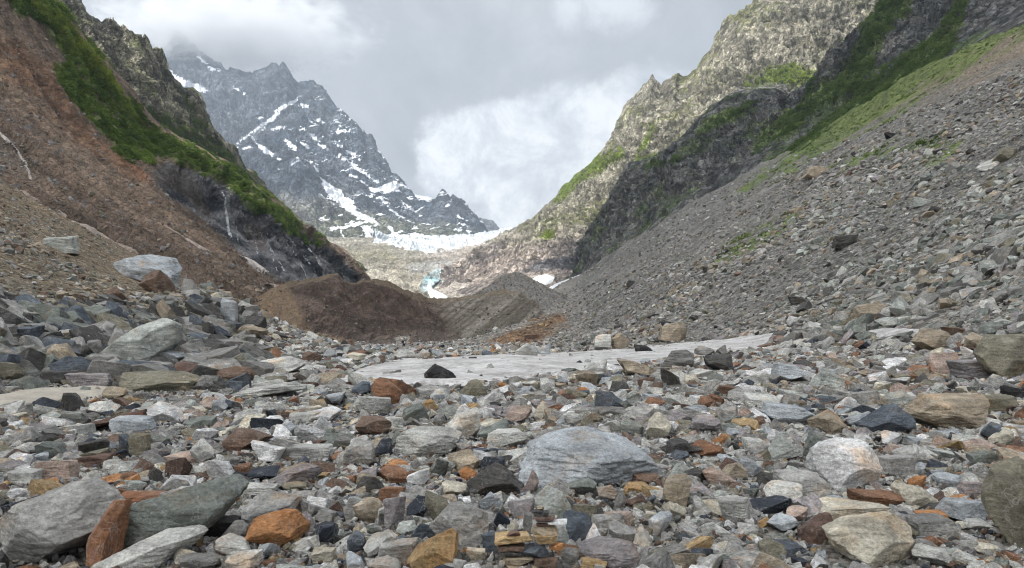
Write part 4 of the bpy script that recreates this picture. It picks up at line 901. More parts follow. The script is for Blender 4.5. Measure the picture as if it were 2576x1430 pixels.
# zone | x0 y0 x1 y1 | tint | style | nick | label | outline
HER = '''
a|0 740 880 1400|grey|blk|huge corner slab|huge grey slanting boulder filling the bottom left corner|0,1060 230,880 760,745 1000,800 830,1100 640,1200 430,1330 100,1400 0,1300
a|640 870 960 1400|rust|blk|upright rust stone|tall rust-orange stone wedged upright between the two biggest boulders at bottom left|870,885 950,870 890,1100 865,1340 800,1400 640,1400 650,1240 720,1060
a|870 810 1700 1290|green|blk|mottled green boulder|large mottled green-grey boulder right of the upright rust stone|900,980 1000,920 1320,815 1560,825 1700,930 1640,1010 1560,1110 1360,1190 1150,1230 950,1290 870,1160
a|760 1145 1380 1420|pale|wedge||long pale wedge stone at the bottom edge in front of the mottled green boulder|760,1400 950,1250 1150,1155 1330,1150 1380,1190 1240,1400
a|1840 960 2230 1240|orange|round|bright orange boulder|rounded bright orange boulder with a pale crown near the bottom|1850,1100 1900,1010 2060,960 2140,975 2230,1080 2190,1180 2080,1240 1900,1190
a|-60 785 585 985|navy|slab|navy slab|long navy layered slab lying at the left edge|-60,900 100,880 400,825 540,785 585,830 300,935 -60,985
a|1495 785 1730 920|ochre|slab|yellow ochre stone|yellow ochre stone leaning on the right end of the mottled green boulder|1495,800 1560,785 1640,800 1730,890 1700,920 1640,890
a|1790 840 2220 1060|grey|wedge||broad light grey rock just behind the bright orange boulder|
a|1850 620 2090 740|navy|round|smooth navy stone|smooth dark navy stone with a pale rim left of centre|
a|2025 600 2395 765|lilac|wedge||pale lilac wedge rock right of the smooth navy stone|
a|1660 335 1985 530|brown|wedge|brown triangular boulder|brown triangular boulder standing among white stones on the left|1660,530 1680,420 1740,335 1840,335 1985,400 1890,470
a|1230 540 1415 710|dred|blk|dark brown cube rock|dark brown cube-like rock under a thin pinkish slab|
a|1240 520 1510 600|pink|slab||thin pinkish slab lying on the dark brown cube rock|
a|590 205 1055 368|dred|slab|long brown slab|long dark brown slab sloping up to the right|590,350 640,300 1050,205 1055,250 760,335 600,368
a|840 245 1170 378|pblue|slab||pale blue-grey tilted slab under the right end of the long brown slab|
a|1060 140 1372 310|white|peak|white ridge rock|near-white ridge-shaped rock above the long brown slab|1060,205 1180,143 1290,185 1372,310 1180,300
a|770 20 942 128|tan|round|ledge end rock|rounded grey-tan rock at the right end of the sandy ledge|
a|455 130 577 207|blue|round||small slate blue rock just below the sandy ledge|
a|1850 430 2125 600|white|blk|knobbly white rock|knobbly white rock right of the brown triangular boulder|
a|2220 300 2452 438|white|blk|cracked white block|cracked white block with steep sides, upper left foreground|
a|1540 560 1755 725|white|round||speckled whitish block left of the smooth navy stone|
a|1410 420 1600 600|pale|wedge|||
a|975 370 1110 560|olive|slab|||
a|560 530 845 625|dred|slab|||
a|280 560 605 725|pink|slab||pinkish slab with a dark hole on the far left|
a|90 640 292 775|pale|slab|||
a|590 655 755 805|pale|peak|||
a|1660 740 2085 845|pale|slab||flat pale slab just above the yellow ochre stone|
a|1895 1185 2068 1308|pblue|wedge||small blue-grey pointed stone below the bright orange boulder|
a|2345 1035 2522 1225|navy|round||navy stone with a white cap right of the bright orange boulder|
a|1590 1145 1895 1290|pale|round||smooth pale stone below the bright orange boulder|
a|1690 1258 1950 1420|pale|blk|||
a|1330 1275 1640 1420|mid|round|||
a|2350 940 2522 1045|mid|blk|||
a|2170 950 2352 1120|lilac|blk|||
a|1650 1025 1845 1200|mid|peak|||
a|2325 1230 2500 1340|cream|slab|||
a|835 825 1245 912|rust|slab||thin rust-red slab lying on the left end of the mottled green boulder|
a|1510 1000 1790 1160|dark|slab|||
a|2085 740 2290 815|olive|round|||
a|1370 245 1600 340|green|wedge|||
a|1790 250 1975 330|mid|slab|||
a|2150 215 2400 290|pale|slab|||
a|2430 60 2576 190|pblue|blk|||
a|2140 460 2480 570|pale|slab|||
a|310 430 480 535|pblue|slab|||
a|1670 115 1730 215|blue|wedge|||
a|1575 120 1700 225|pblue|blk|||
b|1290 370 2375 800|pblue|flat|big blue-grey boulder|largest foreground boulder, broad and pale blue-grey with a rounded back|1290,620 1400,490 1560,400 1740,370 1860,395 2110,495 2270,560 2375,690 2200,760 1850,800 1450,800 1300,730
b|1400 755 1720 1000|pgreen|slab|pale green slab|pale green slab leaning just below the big blue-grey boulder|1400,880 1500,755 1620,810 1720,1000 1450,980
b|1310 640 1442 835|lilac|peak||small upright lilac stone at the left tip of the big blue-grey boulder|
b|905 620 1315 850|dark|peak|charcoal peaked rock|charcoal peaked rock left of the big blue-grey boulder|905,750 1080,622 1180,665 1315,785 1300,845 960,850
b|455 1080 835 1420|ochre|blk|ochre angular boulder|ochre angular boulder with a hollow beneath, left of the cairn|455,1360 620,1170 800,1080 835,1115 825,1310 700,1420 480,1420
b|615 905 1075 1260|grey|blk|speckled grey boulder|big speckled grey boulder right behind the ochre angular boulder|620,1070 760,940 880,905 1010,960 1075,1060 1060,1150 960,1260 830,1260
b|585 820 790 1040|olive|blk|||
b|285 825 460 1090|lilac|blk|||
b|455 850 620 1010|navy|blk|||
b|70 860 282 1050|tan|round|||
b|245 765 445 895|rust|slab|||
b|355 318 855 570|pale|blk|wide whitish boulder|wide whitish-grey boulder with a flat shaded front, centre of the foreground|355,520 385,400 520,325 740,345 855,410 830,480 690,560 510,570
b|735 198 1015 415|pale|wedge|pale wedge rock|pale wedge rock between two dark green rocks, upper centre|735,340 850,240 980,198 1015,250 1000,340 920,415 850,410
b|975 278 1285 440|green|wedge||dark green-grey wedge right of the pale wedge rock|
b|1040 348 1365 485|pale|slab|||
b|208 408 348 552|navy|peak||small dark slate diamond-shaped stone left of the wide whitish boulder|
b|-10 413 218 625|grey|round|||
b|88 248 342 405|brown|round|orange-topped brown rock|brown rock with an orange top left of the wide whitish boulder|
b|65 88 355 235|pale|slab|banded pale boulder|banded pale boulder in front of the layered red-brown rock|
h|320 695 725 1075|rust|wedge|layered red-brown rock|layered red-brown rock leaning right, just below the snow strip|320,860 380,730 470,695 570,710 700,830 725,960 660,1075 560,1000
h|70 738 345 935|blue|wedge|||
b|1165 162 1392 295|pink|round|||
b|1855 58 2115 195|blue|slab|dark teal rock|dark teal pointed rock above the right end of the big blue-grey boulder|1860,58 1950,62 2115,180 1990,195 1860,185
b|1865 178 2112 252|mid|slab|||
b|1388 132 1512 275|cream|peak|||
b|1605 213 1782 325|pale|round|||
b|2048 278 2225 395|green|round|||
b|2225 218 2445 425|cream|peak|||
b|838 622 978 720|orange|round|small orange stone|small round orange stone just above the charcoal peaked rock|
b|242 622 472 750|rust|round|||
b|988 538 1192 660|navy|blk|||
b|748 498 1000 670|tan|wedge|||
b|612 548 772 705|green|blk|||
b|2130 680 2365 765|brown|slab||flat dark brown stone tucked against the right end of the big blue-grey boulder|
b|2065 743 2262 835|ochre|slab|||
b|2345 688 2576 930|tan|round|round tan boulder|round tan and grey boulder right of the big blue-grey boulder|
b|1635 718 1880 860|green|round|||
b|998 818 1175 955|pblue|blk|||
b|1205 848 1412 1010|lilac|blk|||
b|1093 948 1235 1075|navy|blk|||
b|1625 955 1835 1200|blue|blk|dark blue boulder|dark blue glittering boulder just right of the cairn|1640,1000 1700,955 1800,975 1835,1040 1800,1170 1700,1200 1625,1150
b|1735 1178 2195 1400|lilac|round|striped lilac boulder|wavy-striped lilac boulder at the bottom right of the cairn|1735,1270 1850,1200 2010,1178 2130,1200 2195,1290 2150,1370 1990,1400 1850,1350
b|1740 1310 1955 1400|ochre|slab||flat ochre stone in front of the striped lilac boulder|
b|2365 878 2576 1015|cream|blk|||
b|1868 752 2055 895|grey|round|||
b|1988 798 2095 945|mid|peak|||
b|1915 955 2195 1080|pink|slab|||
b|1945 1042 2175 1200|grey|wedge|||
b|2145 1058 2275 1230|pale|peak|||
b|2255 958 2435 1125|pblue|wedge|||
b|1768 1038 1905 1210|white|peak||white pointed stone right of the dark blue boulder|
b|128 1118 385 1320|pale|wedge|||
b|232 1172 545 1340|grey|slab|||
b|-5 1108 155 1290|blue|round|||
b|478 1028 675 1180|blue|slab||slate blue slab left of the speckled grey boulder|
b|378 1028 532 1135|pgreen|round|||
b|728 1303 905 1420|pale|round|||
b|898 1228 1045 1320|cream|slab|||
b|158 1298 425 1420|grey|round|||
b|-10 1268 145 1420|pblue|round|||
b|708 728 905 845|cream|wedge|||
b|458 640 625 770|white|blk|||
b|-10 848 92 1030|grey|blk|||
b|2220 960 2350 1060|cream|blk|||
b|2360 455 2576 515|rust|slab|splintered rust slab|long splintered rust-orange slab right of the big blue-grey boulder|
c|0 440 292 580|rust|slab||right half of the splintered rust slab, broken off and thicker|0,480 100,440 200,480 292,570 100,560 0,545
c|935 445 1455 850|white|blk|big white boulder|big white boulder with tan pebbles on it, right foreground|935,520 1000,470 1150,445 1390,480 1455,560 1445,650 1380,830 1180,850 1010,770 945,650
c|1025 1030 1735 1440|cream|blk|cream boulder|large cream and ochre boulder near the bottom right, a rust stone on top|1025,1175 1260,1080 1600,1030 1735,1130 1720,1350 1450,1440 1250,1430 1080,1270
c|832 1010 1105 1260|dred|round|folded red-brown rock|folded red-brown rock at the left end of the cream boulder|832,1130 1000,1018 1100,1010 1105,1080 1020,1210 940,1260 850,1235
c|1330 180 1720 405|blue|wedge|blue pyramid rock|large dark blue pyramid rock above the big white boulder|1330,320 1530,190 1650,180 1720,250 1705,330 1560,370 1430,405 1360,375
c|1720 90 2290 375|tan|blk|flat-topped tan boulder|large flat-topped tan boulder on the right|1720,230 1860,95 2285,90 2290,180 2210,320 2120,375 1980,370 1750,275
c|2215 90 2495 235|olive|slab|||
c|2400 5 2640 128|black|slab|black edge rock|flat black boulder cut by the right edge|2400,5 2640,70 2640,128 2410,100
c|1495 58 1775 225|pgreen|blk||pale faceted boulder left of the flat-topped tan boulder|
c|2270 680 2700 1290|olive|blk|olive edge boulder|big olive-grey boulder cut by the right edge|2270,850 2340,740 2700,680 2700,1290 2480,1240 2300,1000
c|2330 343 2525 495|cream|wedge|||
c|565 398 835 605|pgreen|peak|||
c|855 368 1070 625|green|blk|||
c|935 208 1215 405|tan|wedge|||
c|545 148 955 325|pblue|round|||
c|405 78 695 205|pale|blk|||
c|265 28 475 135|grey|peak|||
c|168 0 342 105|brown|blk|||
c|-5 238 245 395|lilac|round|||
c|150 388 268 475|orange|wedge||small bright orange stone right of the dark teal rock|
c|228 608 425 755|tan|round|||
c|78 658 335 805|pink|wedge|||
c|345 568 565 725|pblue|wedge|||
c|1448 548 1705 735|grey|slab|||
c|1438 373 1645 485|white|wedge|||
c|1483 468 1612 545|pink|round||pinkish stone just above the right side of the big white boulder|
c|1553 473 1762 600|pale|round|||
c|1688 713 1812 805|orange|round||small orange lump right of the big white boulder|
c|1615 788 1875 975|cream|blk|pale angular block|pale angular block right of the salmon slab|1620,830 1690,790 1760,800 1875,910 1780,975 1640,960
c|1240 838 1645 960|rust|slab|salmon slab|flat salmon-red slab just below the big white boulder|
c|565 768 845 935|pale|round|||
c|655 695 1065 895|grey|slab|wide grey slab|wide grey slab left of the big white boulder, sloping right|
c|452 868 765 1010|navy|wedge|long navy rock|long navy rock left of the folded red-brown rock|
c|178 878 485 1085|pale|blk|||
c|598 1022 825 1170|pblue|wedge|||
c|512 1033 612 1115|ochre|blk|||
c|728 948 905 1085|pink|wedge|||
c|162 1093 302 1205|pale|round|||
c|352 1078 522 1155|pale|round|||
c|918 928 1485 1065|cream|slab|||
c|1728 998 1972 1070|orange|slab||thin orange slab just right of the cream boulder's top|
c|1925 898 2265 1080|pblue|blk|||
c|1895 520 2155 610|pgreen|wedge|||
c|2145 518 2345 645|green|slab|||
c|1865 698 2095 810|pblue|round|||
c|2085 1060 2315 1145|pale|round|||
c|578 1238 885 1345|blue|round|||
c|1725 1270 2055 1440|pale|blk|||
c|2175 1238 2365 1325|cream|round|||
c|922 1338 1055 1440|white|peak||small sharp white stone left of the cream boulder's base|
c|118 1338 335 1440|green|slab|||
c|2055 758 2325 890|lilac|slab|||
c|1798 928 2005 1005|dark|wedge|||
c|1700 1040 2080 1200|mid|slab|||
i|1675 368 2300 900|olive|blk|ochre and black boulder|huge boulder at the right edge, ochre above with an undercut black base|1675,600 1850,380 2300,368 2300,900 1950,860 1750,735
i|905 273 1355 535|tan|blk|tan rubble boulder|tan boulder with a brown underside on the right rubble|905,420 1000,290 1100,273 1270,310 1355,390 1280,520 1080,535
i|1028 558 1392 835|pink|blk||boxy pinkish boulder below the tan rubble boulder|
i|1340 648 1955 895|lilac|slab|||
i|1415 485 1628 630|white|wedge|||
i|75 308 332 405|black|slab||flat black slab beside the small right snow patch|
i|1225 248 1535 365|brown|slab|||
i|1850 228 1995 350|grey|blk|||
i|325 880 495 965|white|round|||
d|512 402 612 448|black|blk|black rock on snow|small black rock perched on the upper part of the snow strip|
d|876 456 1038 542|dark|blk|dark cube boulder|dark cube boulder at the lower edge of the snow strip|880,465 1030,460 1038,520 990,542 900,505
d|425 485 640 572|tan|blk||rounded tan boulder under the snow strip|
d|640 428 832 528|mid|blk||grey and rust block just under the snow strip|
d|645 278 798 390|tan|round|scree foot boulder|rounded faded boulder at the foot of the right scree|
d|386 343 482 425|tan|blk||light tan rock above the snow strip left of the scree foot boulder|
d|298 348 388 432|pale|blk|||
d|-10 398 72 468|pblue|blk|||
d|1250 503 1420 602|pblue|blk|||
d|1448 528 1642 635|pgreen|blk|||
d|832 418 932 464|mid|round|||
d|1325 143 1420 198|dark|slab|||
d|1670 178 1835 295|tan|round||large faded boulder half buried in the right scree|
d|468 63 522 98|dark|slab|||
d|655 528 755 620|dark|wedge|||
j|1745 295 1965 440|olive|round|high olive boulder|olive-grey boulder high on the right scree|
j|1625 385 1830 505|pale|wedge|||
j|245 1118 455 1245|dark|slab|lone dark slab|dark slab lying alone in the middle of the right scree|
j|978 765 1185 852|pgreen|slab||long light green slab on the right scree|
j|-20 465 175 585|tan|round||pale rounded boulder at the top of the right scree|
j|708 168 822 232|black|blk||black rock above the green strip on the right scree|
h|1035 520 1505 765|black|blk|black boulder on snow|lone black angular boulder in the middle of the snow strip|1035,660 1110,590 1190,525 1290,545 1440,630 1505,725 1450,745 1290,765 1160,765
h|620 298 970 455|pale|round|boulder under the person|pale rounded boulder the hiker stands behind|
h|0 348 285 468|cream|round|||
h|945 248 1062 330|pink|blk||pink-tan block right of the hiker|
h|480 598 645 695|grey|blk|||
h|638 578 822 635|dred|slab|||
h|122 598 252 662|mid|wedge|||
h|1535 700 1890 960|olive|peak|tan pyramid rock|broad olive-grey pyramid rock just below the black boulder on snow|1535,900 1640,740 1720,700 1800,740 1890,890 1750,960 1580,960
h|1805 323 1955 420|blue|blk||slate blue block above the snow strip|
h|2255 238 2560 412|pale|wedge|||
h|412 383 542 492|brown|blk|||
h|1860 500 1990 612|grey|peak|||
h|2375 108 2560 182|dred|slab||dark red-brown slab on the orange soil patch|
h|1160 900 1330 1010|pblue|blk|||
h|1170 1130 1330 1330|grey|round|||
g|-60 545 590 835|dred|blk|dark red boulder|dark red-brown boulder at the left below the dark slope|-60,640 60,545 300,565 460,610 590,720 580,835 330,800 -60,760
g|590 595 1160 880|brown|blk|brown capped boulder|brown boulder with a whitish cap right of the dark red boulder|590,800 640,660 900,595 1080,630 1160,700 1080,820 800,880
g|1300 460 1965 700|pale|slab||pale flat-backed boulder behind the brown capped boulder|1300,520 1500,480 1750,460 1880,500 1965,560 1850,640 1600,700 1330,640
g|840 830 1925 1110|pale|slab|long pale slab|longest pale slab, lying above small orange stones on the left|840,1060 1090,940 1400,895 1720,830 1820,890 1925,960 1890,1060 1300,1070 1150,1100
g|-40 735 345 1000|tan|blk|||
g|1785 688 1975 815|dred|round|||
g|2255 975 2600 1230|dark|round|||
g|1135 258 1465 405|mid|blk|||
g|495 -10 860 215|navy|wedge||navy broken rock in the dark left rubble|
g|895 -20 1390 170|tan|wedge|sandy boulder|sandy buff boulder at the right end of the dark left rubble|
g|2255 308 2465 475|pblue|peak|||
g|1735 1048 1895 1175|rust|blk||rust cube stone under the right end of the long pale slab|
g|1770 1230 2510 1440|white|wedge|||
g|600 1090 865 1290|pblue|wedge|||
g|1930 368 2235 530|brown|round|||
g|900 1078 1045 1165|orange|blk||small bright orange and cream stone under the left end of the long pale slab|
e|700 722 1210 1070|pgreen|slab|big slanting boulder|big layered boulder slanting up to the right on the left rubble|700,935 860,825 1090,722 1210,765 1190,880 1010,1010 860,1060 710,1045
e|770 298 1198 500|pblue|slab|blue-grey capstone|flat blue-grey capstone boulder perched high on the left|770,345 940,300 1130,325 1198,410 1190,500 1100,490 900,440
e|930 400 1165 560|brown|blk||brown block propping up the blue-grey capstone|
e|995 922 1255 1065|pblue|round|white-blue rock|rounded blue-white rock touching the big slanting boulder's right end|
e|295 160 550 280|pgreen|slab|upper pale slab|pale flat slab upper left on the left rubble|
e|810 1085 1325 1250|olive|blk|wide olive boulder|wide olive and tan boulder at the front of the left rubble|810,1100 1100,1085 1325,1150 1310,1220 1200,1250 900,1250
f|355 855 545 990|black|peak|black peaked rock|black peaked rock in the dark left rubble|
f|725 925 895 1085|mid|round|||
f|875 825 1005 950|lilac|blk|||
f|490 955 715 1070|dark|wedge|||
f|675 1085 805 1195|mid|peak|||
f|-20 895 65 1090|green|round|||
f|95 955 335 1075|tan|wedge|||
f|600 1205 990 1345|lilac|slab|||
f|0 1110 180 1290|olive|blk|||
f|210 1130 400 1250|green|wedge|||
f|380 1190 620 1320|dark|blk|||
f|130 1230 370 1370|green|blk|||
f|450 840 620 950|green|blk|||
f|30 800 330 930|blue|slab|||
f|820 1110 1000 1210|mid|blk|||
e|1485 588 1605 775|pblue|slab||upright blue-grey slab in the upper left rubble|
e|1420 548 1512 620|cream|round|||
e|1750 668 1832 748|tan|blk||squarish orange-tan rock at the left side of the moraine wall|
e|1475 458 1545 512|navy|blk|||
e|1240 530 1350 600|grey|blk|||
e|600 900 700 1000|mid|blk|||
'''
CAIRN = '''
1410 275 1560 325|tan|slab|tan chip topping the cairn
1415 312 1548 378|dred|blk|small dark brown stone just under the cairn's topmost chip
1318 368 1648 492|dark|slab|dark grey slab in the upper cairn
1365 482 1765 548|dred|slab|thin maroon slab under the dark grey one in the cairn
1368 540 1690 596|lilac|slab|thin lilac flake in the middle of the cairn
1400 588 1625 662|dred|slab|short maroon stone below the lilac flake in the cairn
1600 545 1995 622|pale|slab|pale thin slab sticking out to the right of the cairn
1290 640 1815 840|tan|slab|thick layered tan block in the middle of the cairn
620 790 1340 1005|ochre|slab|long ochre slab on the cairn's left
1330 800 1795 1000|ochre|slab|thick ochre slab on the cairn's right
845 745 1115 860|dred|blk|dark brown block resting on the cairn's long ochre slab
650 1005 1205 1115|brown|slab|thin brown slab at the lower left of the cairn
1120 960 1665 1250|blue|wedge|slate blue stone in the lower middle of the cairn
1645 945 1975 1120|orange|wedge|orange stone at the lower right of the cairn
770 1200 1355 1395|tan|slab|tan slab at the bottom left of the cairn
1340 1225 1810 1425|brown|slab|brown tan slab at the bottom right of the cairn
760 1385 1700 1520|tan|slab|broad tan foot slab under the cairn
700 1110 1150 1210|dark|slab|dark shadowed slab between brown and tan slabs of the cairn
'''
BESIDE = '''
400 765 760 1440|blue|slab|upright blue-grey slate leaning left of the cairn
1780 330 2000 560|green|blk|dark green block behind the top right of the cairn
1150 380 1335 770|mid|blk|mottled grey upright stone behind the cairn's left
860 520 1090 760|cream|peak|cream triangular stone standing behind the cairn's long ochre slab
1850 1040 2240 1500|mid|blk|flat grey-brown block right of the cairn's foot
340 45 760 330|pblue|blk|whitish blue block up and left of the cairn
'''
def parse_poly(z, s):
    k, ox, oy = ZN[z]
    return [(ox+k*float(a.split(',')[0]), oy+k*float(a.split(',')[1])) for a in s.split()]
def outline_planes(poly, bb):
    x0, y0, x1, y1 = bb; cx, cy = (x0+x1)/2, (y0+y1)/2; hx, hy = (x1-x0)/2, (y1-y0)/2
    p = [((a-cx)/hx, -(b-cy)/hy) for a, b in poly]
    A = sum(p[i][0]*p[(i+1) % len(p)][1]-p[(i+1) % len(p)][0]*p[i][1] for i in range(len(p)))
    if A < 0: p = p[::-1]
    pl = []
    for i in range(len(p)):
        (ax, az), (bx, bz) = p[i], p[(i+1) % len(p)]
        nx, nz = bz-az, -(bx-ax); L = math.hypot(nx, nz)
        if L < 1e-6: continue
        nx /= L; nz /= L; hh = nx*ax+nz*az
        if hh > .12: pl.append((nx, nz, hh))
    return pl
STONES = []      # every individual: dict(px,py box, D, ...)
def place_stone(bb, tint, style, seed, label, poly=None, D=None, depthk=.85, name=None, cat=None, group=None, var=.06, sink=.12, sub=None):
    x0, y0, x1, y1 = bb; r = np.random.default_rng(seed)
    if D is None: D = ray_ground((x0+x1)/2, min(y1, 1428 if y1 < 1440 else y1)) if y1 < 1428 else ray_ground((x0+x1)/2, y1)
    wpx = x1-x0
    wid = wpx/F*D; dep = wid*depthk*(1.0 if style != 'slab' else .8)
    dep = min(dep, (y1-y0)/F*D*2.2+wid*.3)
    Dc = D+dep*.42; s = Dc/D
    ztop = CZ+(HY-y0)/F*(D+dep*.3); zbot = CZ+(HY-y1)/F*D
    hgt = max(ztop-zbot, wid*.12); zbot -= hgt*sink; hgt *= 1+sink
    pl = outline_planes(poly, bb) if poly else None
    sub = sub or (6 if wpx > 130 and y1 > 1000 else 5 if wpx > 45 else 4)
    P, Fc = rock_shape(seed, sub, pl, style, rough=.05)
    u = ((x0+x1)/2-CX)/F
    P = P*np.array([wid/2*(1+.0), dep/2, hgt/2])
    big = wid > .9
    t = np.array(TINT[tint])*(1+r.uniform(-var, var))
    nm = name or ('boulder' if big else 'rock')
    o = mesh_from(nm, P, Fc, M_STONE, 'auto')
    o.location = (u*Dc, Dc, zbot+hgt/2); o.color = (*t, 1)
    o.rotation_euler = (0, 0, 0)
    STONES.append(dict(o=o, bb=bb, D=D, Dc=Dc, x=u*Dc, r=max(wid, dep)/2, tint=tint, style=style, label=label, group=group, nick=None, hw=wid/2, hd=dep/2))
    o['category'] = cat or nm
    if group: o['group'] = group
    return STONES[-1]
for i, ln in enumerate(HER.strip().splitlines()):
    z, b, tint, style, nick, label, poly = (ln.split('|')+[''])[:7]
    k, ox, oy = ZN[z]; b = [float(v) for v in b.split()]
    bb = (ox+k*b[0], oy+k*b[1], ox+k*b[2], oy+k*b[3])
    st = place_stone(bb, tint, style, 1000+i, label, parse_poly(z, poly) if poly else None)
    st['nick'] = nick or None
k, ox, oy = ZN['k']
for i, ln in enumerate(BESIDE.strip().splitlines()):
    b, tint, style, label = ln.split('|'); b = [float(v) for v in b.split()]
    bb = (ox+k*b[0], oy+k*b[1], ox+k*b[2], oy+k*b[3])
    place_stone(bb, tint, style, 3000+i, label, None, D={0: 4.75, 1: 5.3, 2: 5.1, 3: 5.05, 4: 4.6, 5: 5.3}[i], depthk=.6)
for i, ln in enumerate(CAIRN.strip().splitlines()):
    b, tint, style, label = ln.split('|'); b = [float(v) for v in b.split()]
    bb = (ox+k*b[0], oy+k*b[1], ox+k*b[2], oy+k*b[3])
    place_stone(bb, tint, style, 3100+i, label, None, D=4.42+.012*(i % 3), depthk=.8, name='cairn_stone', cat='stone', group='stones stacked in the cairn', sink=.1, sub=5)['o'].color = (*[min(.6, 1.35*v_) for v_ in TINT[tint]], 1)
CB = (ox+k*600, oy+k*270, ox+k*1990, 1440)
NICKS = [(s['nick'], s) for s in STONES if s['nick']]

# ---- scatter of all other stones --------------------------------------------
BANDS = [(3.2, 8, 9800, .07, .30), (8, 14, 9600, .095, .46), (14, 26, 12500, .12, .66), (26, 50, 20000, .14, .78), (50, 100, 30000, .17, .75), (100, 200, 30000, .26, .9), (200, 430, 16000, .5, 1.6)]
pts = []
for (d0, d1, n, s0, s1) in BANDS:
    D = np.sqrt(RNG.uniform(d0*d0, d1*d1, n)); umax = .80
    u = RNG.uniform(-1, 1, n)*(umax+1.9/D)
    t = RNG.uniform(0, 1, n); al = np.where(D < 26, 1.35, 1.8)
    s = (s0**-al+(s1**-al-s0**-al)*t)**(-1/al)/2*1.05      # half size, power law
    pts.append(np.stack([u*D, D, s], 1))
pts = np.concatenate(pts)
x, y, s = pts.T; z = g(x, y)
eps = .25+y*.01
nx = -(g0(x+eps, y)-g0(x-eps, y))/(2*eps); ny = -(g0(x, y+eps)-g0(x, y-eps))/(2*eps)
px = CX+x/y*F; py = HY-(z-CZ)/y*F
spx = s/y*F
keep = np.ones(len(x), bool)
sn = np.maximum(poly_sd(px, py, SNOWPOLY), poly_sd(px, py, SNOW2)); onsnow = (sn > -1) & (y < 60); s = np.where(onsnow, np.minimum(s, .16), s)
keep &= ~(onsnow & (RNG.uniform(size=len(x)) > np.where(sn < 7, .35, .055)))
ld = (poly_sd(px, py, LEDGE) > 0) & (y < 40); keep &= ~(ld & (RNG.uniform(size=len(x)) > .04))
# smaller stones on the left soils and brown slope, larger in the dark rubble
soil = (px < 700) & (y > 60) & (py < 720); keep &= ~(soil & (RNG.uniform(size=len(x)) > .45)); s = np.where(soil, s*.75, s)
tanm = (px < 420) & (y > 25) & (py > 640) & (py < 790); keep &= ~(tanm & (RNG.uniform(size=len(x)) > .6)); s = np.where(tanm, s*.6, s)
rub = (px < 640) & (py > 740) & (py < 985) & (y > 14); s = np.where(rub, np.minimum(s*2.1, .95), s)
topR = (px > 1850) & (py < 1190-.40*px+10); keep &= ~(topR & (RNG.uniform(size=len(x)) > .25)); s = np.where(topR, s*.6, s)
vv = veg_field(px, py, VEG); keep &= ~((vv > 0) & (RNG.uniform(size=len(x)) > .25))
chute = fbm(y/5.5, x*0, 0*y+2, 4)+.4*fbm(x/14, y/14, 0*x, 3)
scr = (px > 1400) & (y > 22); s = np.where(scr, s*(1+.75*np.clip(chute, -.6, .9)), s)
bigR = (px > 1980) & (py > 380) & (py < 880); s = np.where(bigR, s*1.35, s)
s = np.where((px > 1400) & ~bigR & (y > 50), s*1.05, s)
for st in STONES:
    dx_, dy_ = (x-st['x'])/(st['hw']*.85+.01), (y-st['Dc'])/(st['hd']*.85+.01)
    keep &= ~(dx_*dx_+dy_*dy_ < 1)
    x0, y0, x1, y1 = st['bb']; w_, h_ = x1-x0, y1-y0; mrg = .12
    if st['label'].startswith('lone black angular'): x0 -= w_*.3; x1 += w_*.3; y0 -= 8
    inb = (px+spx*.7 > x0+w_*mrg) & (px-spx*.7 < x1-w_*mrg) & (py-spx > y0+0*h_-h_*.1) & (py-spx*.9 < y1-h_*(.10 if st['o'].name[:5] != 'cairn' else -.3)) & (y < st['Dc'])
    keep &= ~(inb & (spx > 1.2))
# nothing in front of the hiker
keep &= ~((np.abs(px-1016)-spx < 10) & (y < 100.5) & (py-spx*1.7 < 874) & (py > 850))
x, y, z, s, nx, ny, px, py = [a[keep] for a in (x, y, z, s, nx, ny, px, py)]
n = len(x); spx = s/y*F
KEYS = list(TINT); wts = dict(pale=20, white=7, cream=4, mid=15, grey=18, green=4, pgreen=6, blue=3.5, pblue=4, navy=2.5, dark=6, black=1, lilac=5, brown=4, dred=2.4, rust=3.0, orange=.8, ochre=1.6, tan=5, pink=2, olive=4)
pv = np.array([wts[k_] for k_ in KEYS]); pv /= pv.sum()
ti = RNG.choice(len(KEYS), n, p=pv)
def redo(mask, d):
    p2 = np.array([d.get(k_, 0) for k_ in KEYS], float); p2 /= p2.sum(); ti[mask] = RNG.choice(len(KEYS), int(mask.sum()), p=p2)
redo((px < 640) & (py > 760) & (py < 990), dict(mid=7, green=5, dark=8, grey=2, olive=2, blue=3, tan=.6))
redo((px < 720) & (y > 24) & (py <= 760), dict(tan=6, olive=4, mid=4, brown=3, grey=2, green=1, pale=1))
redo((px < 900) & (px > 640) & (y > 60), dict(tan=6, brown=5, ochre=2, olive=2, mid=2, dred=1))
redo((px > 1380) & (y > 45), dict(grey=6, mid=8, lilac=2, tan=2.5, pale=2, olive=3, green=3, brown=1, dark=3))
redo((px > 2000) & (py > 400) & (py < 860) & (y < 80), dict(mid=6, green=5, grey=4, pgreen=4, olive=3, dark=2, tan=2, pale=1, lilac=1))
orange_m = poly_sd(px, py, ORANGE) > -6
redo(orange_m & (y > 70), dict(rust=1, ochre=3, brown=6, tan=4, mid=2))
tc = np.array([TINT[k_] for k_ in KEYS])[ti]*RNG.uniform(.82, 1.15, (n, 1))
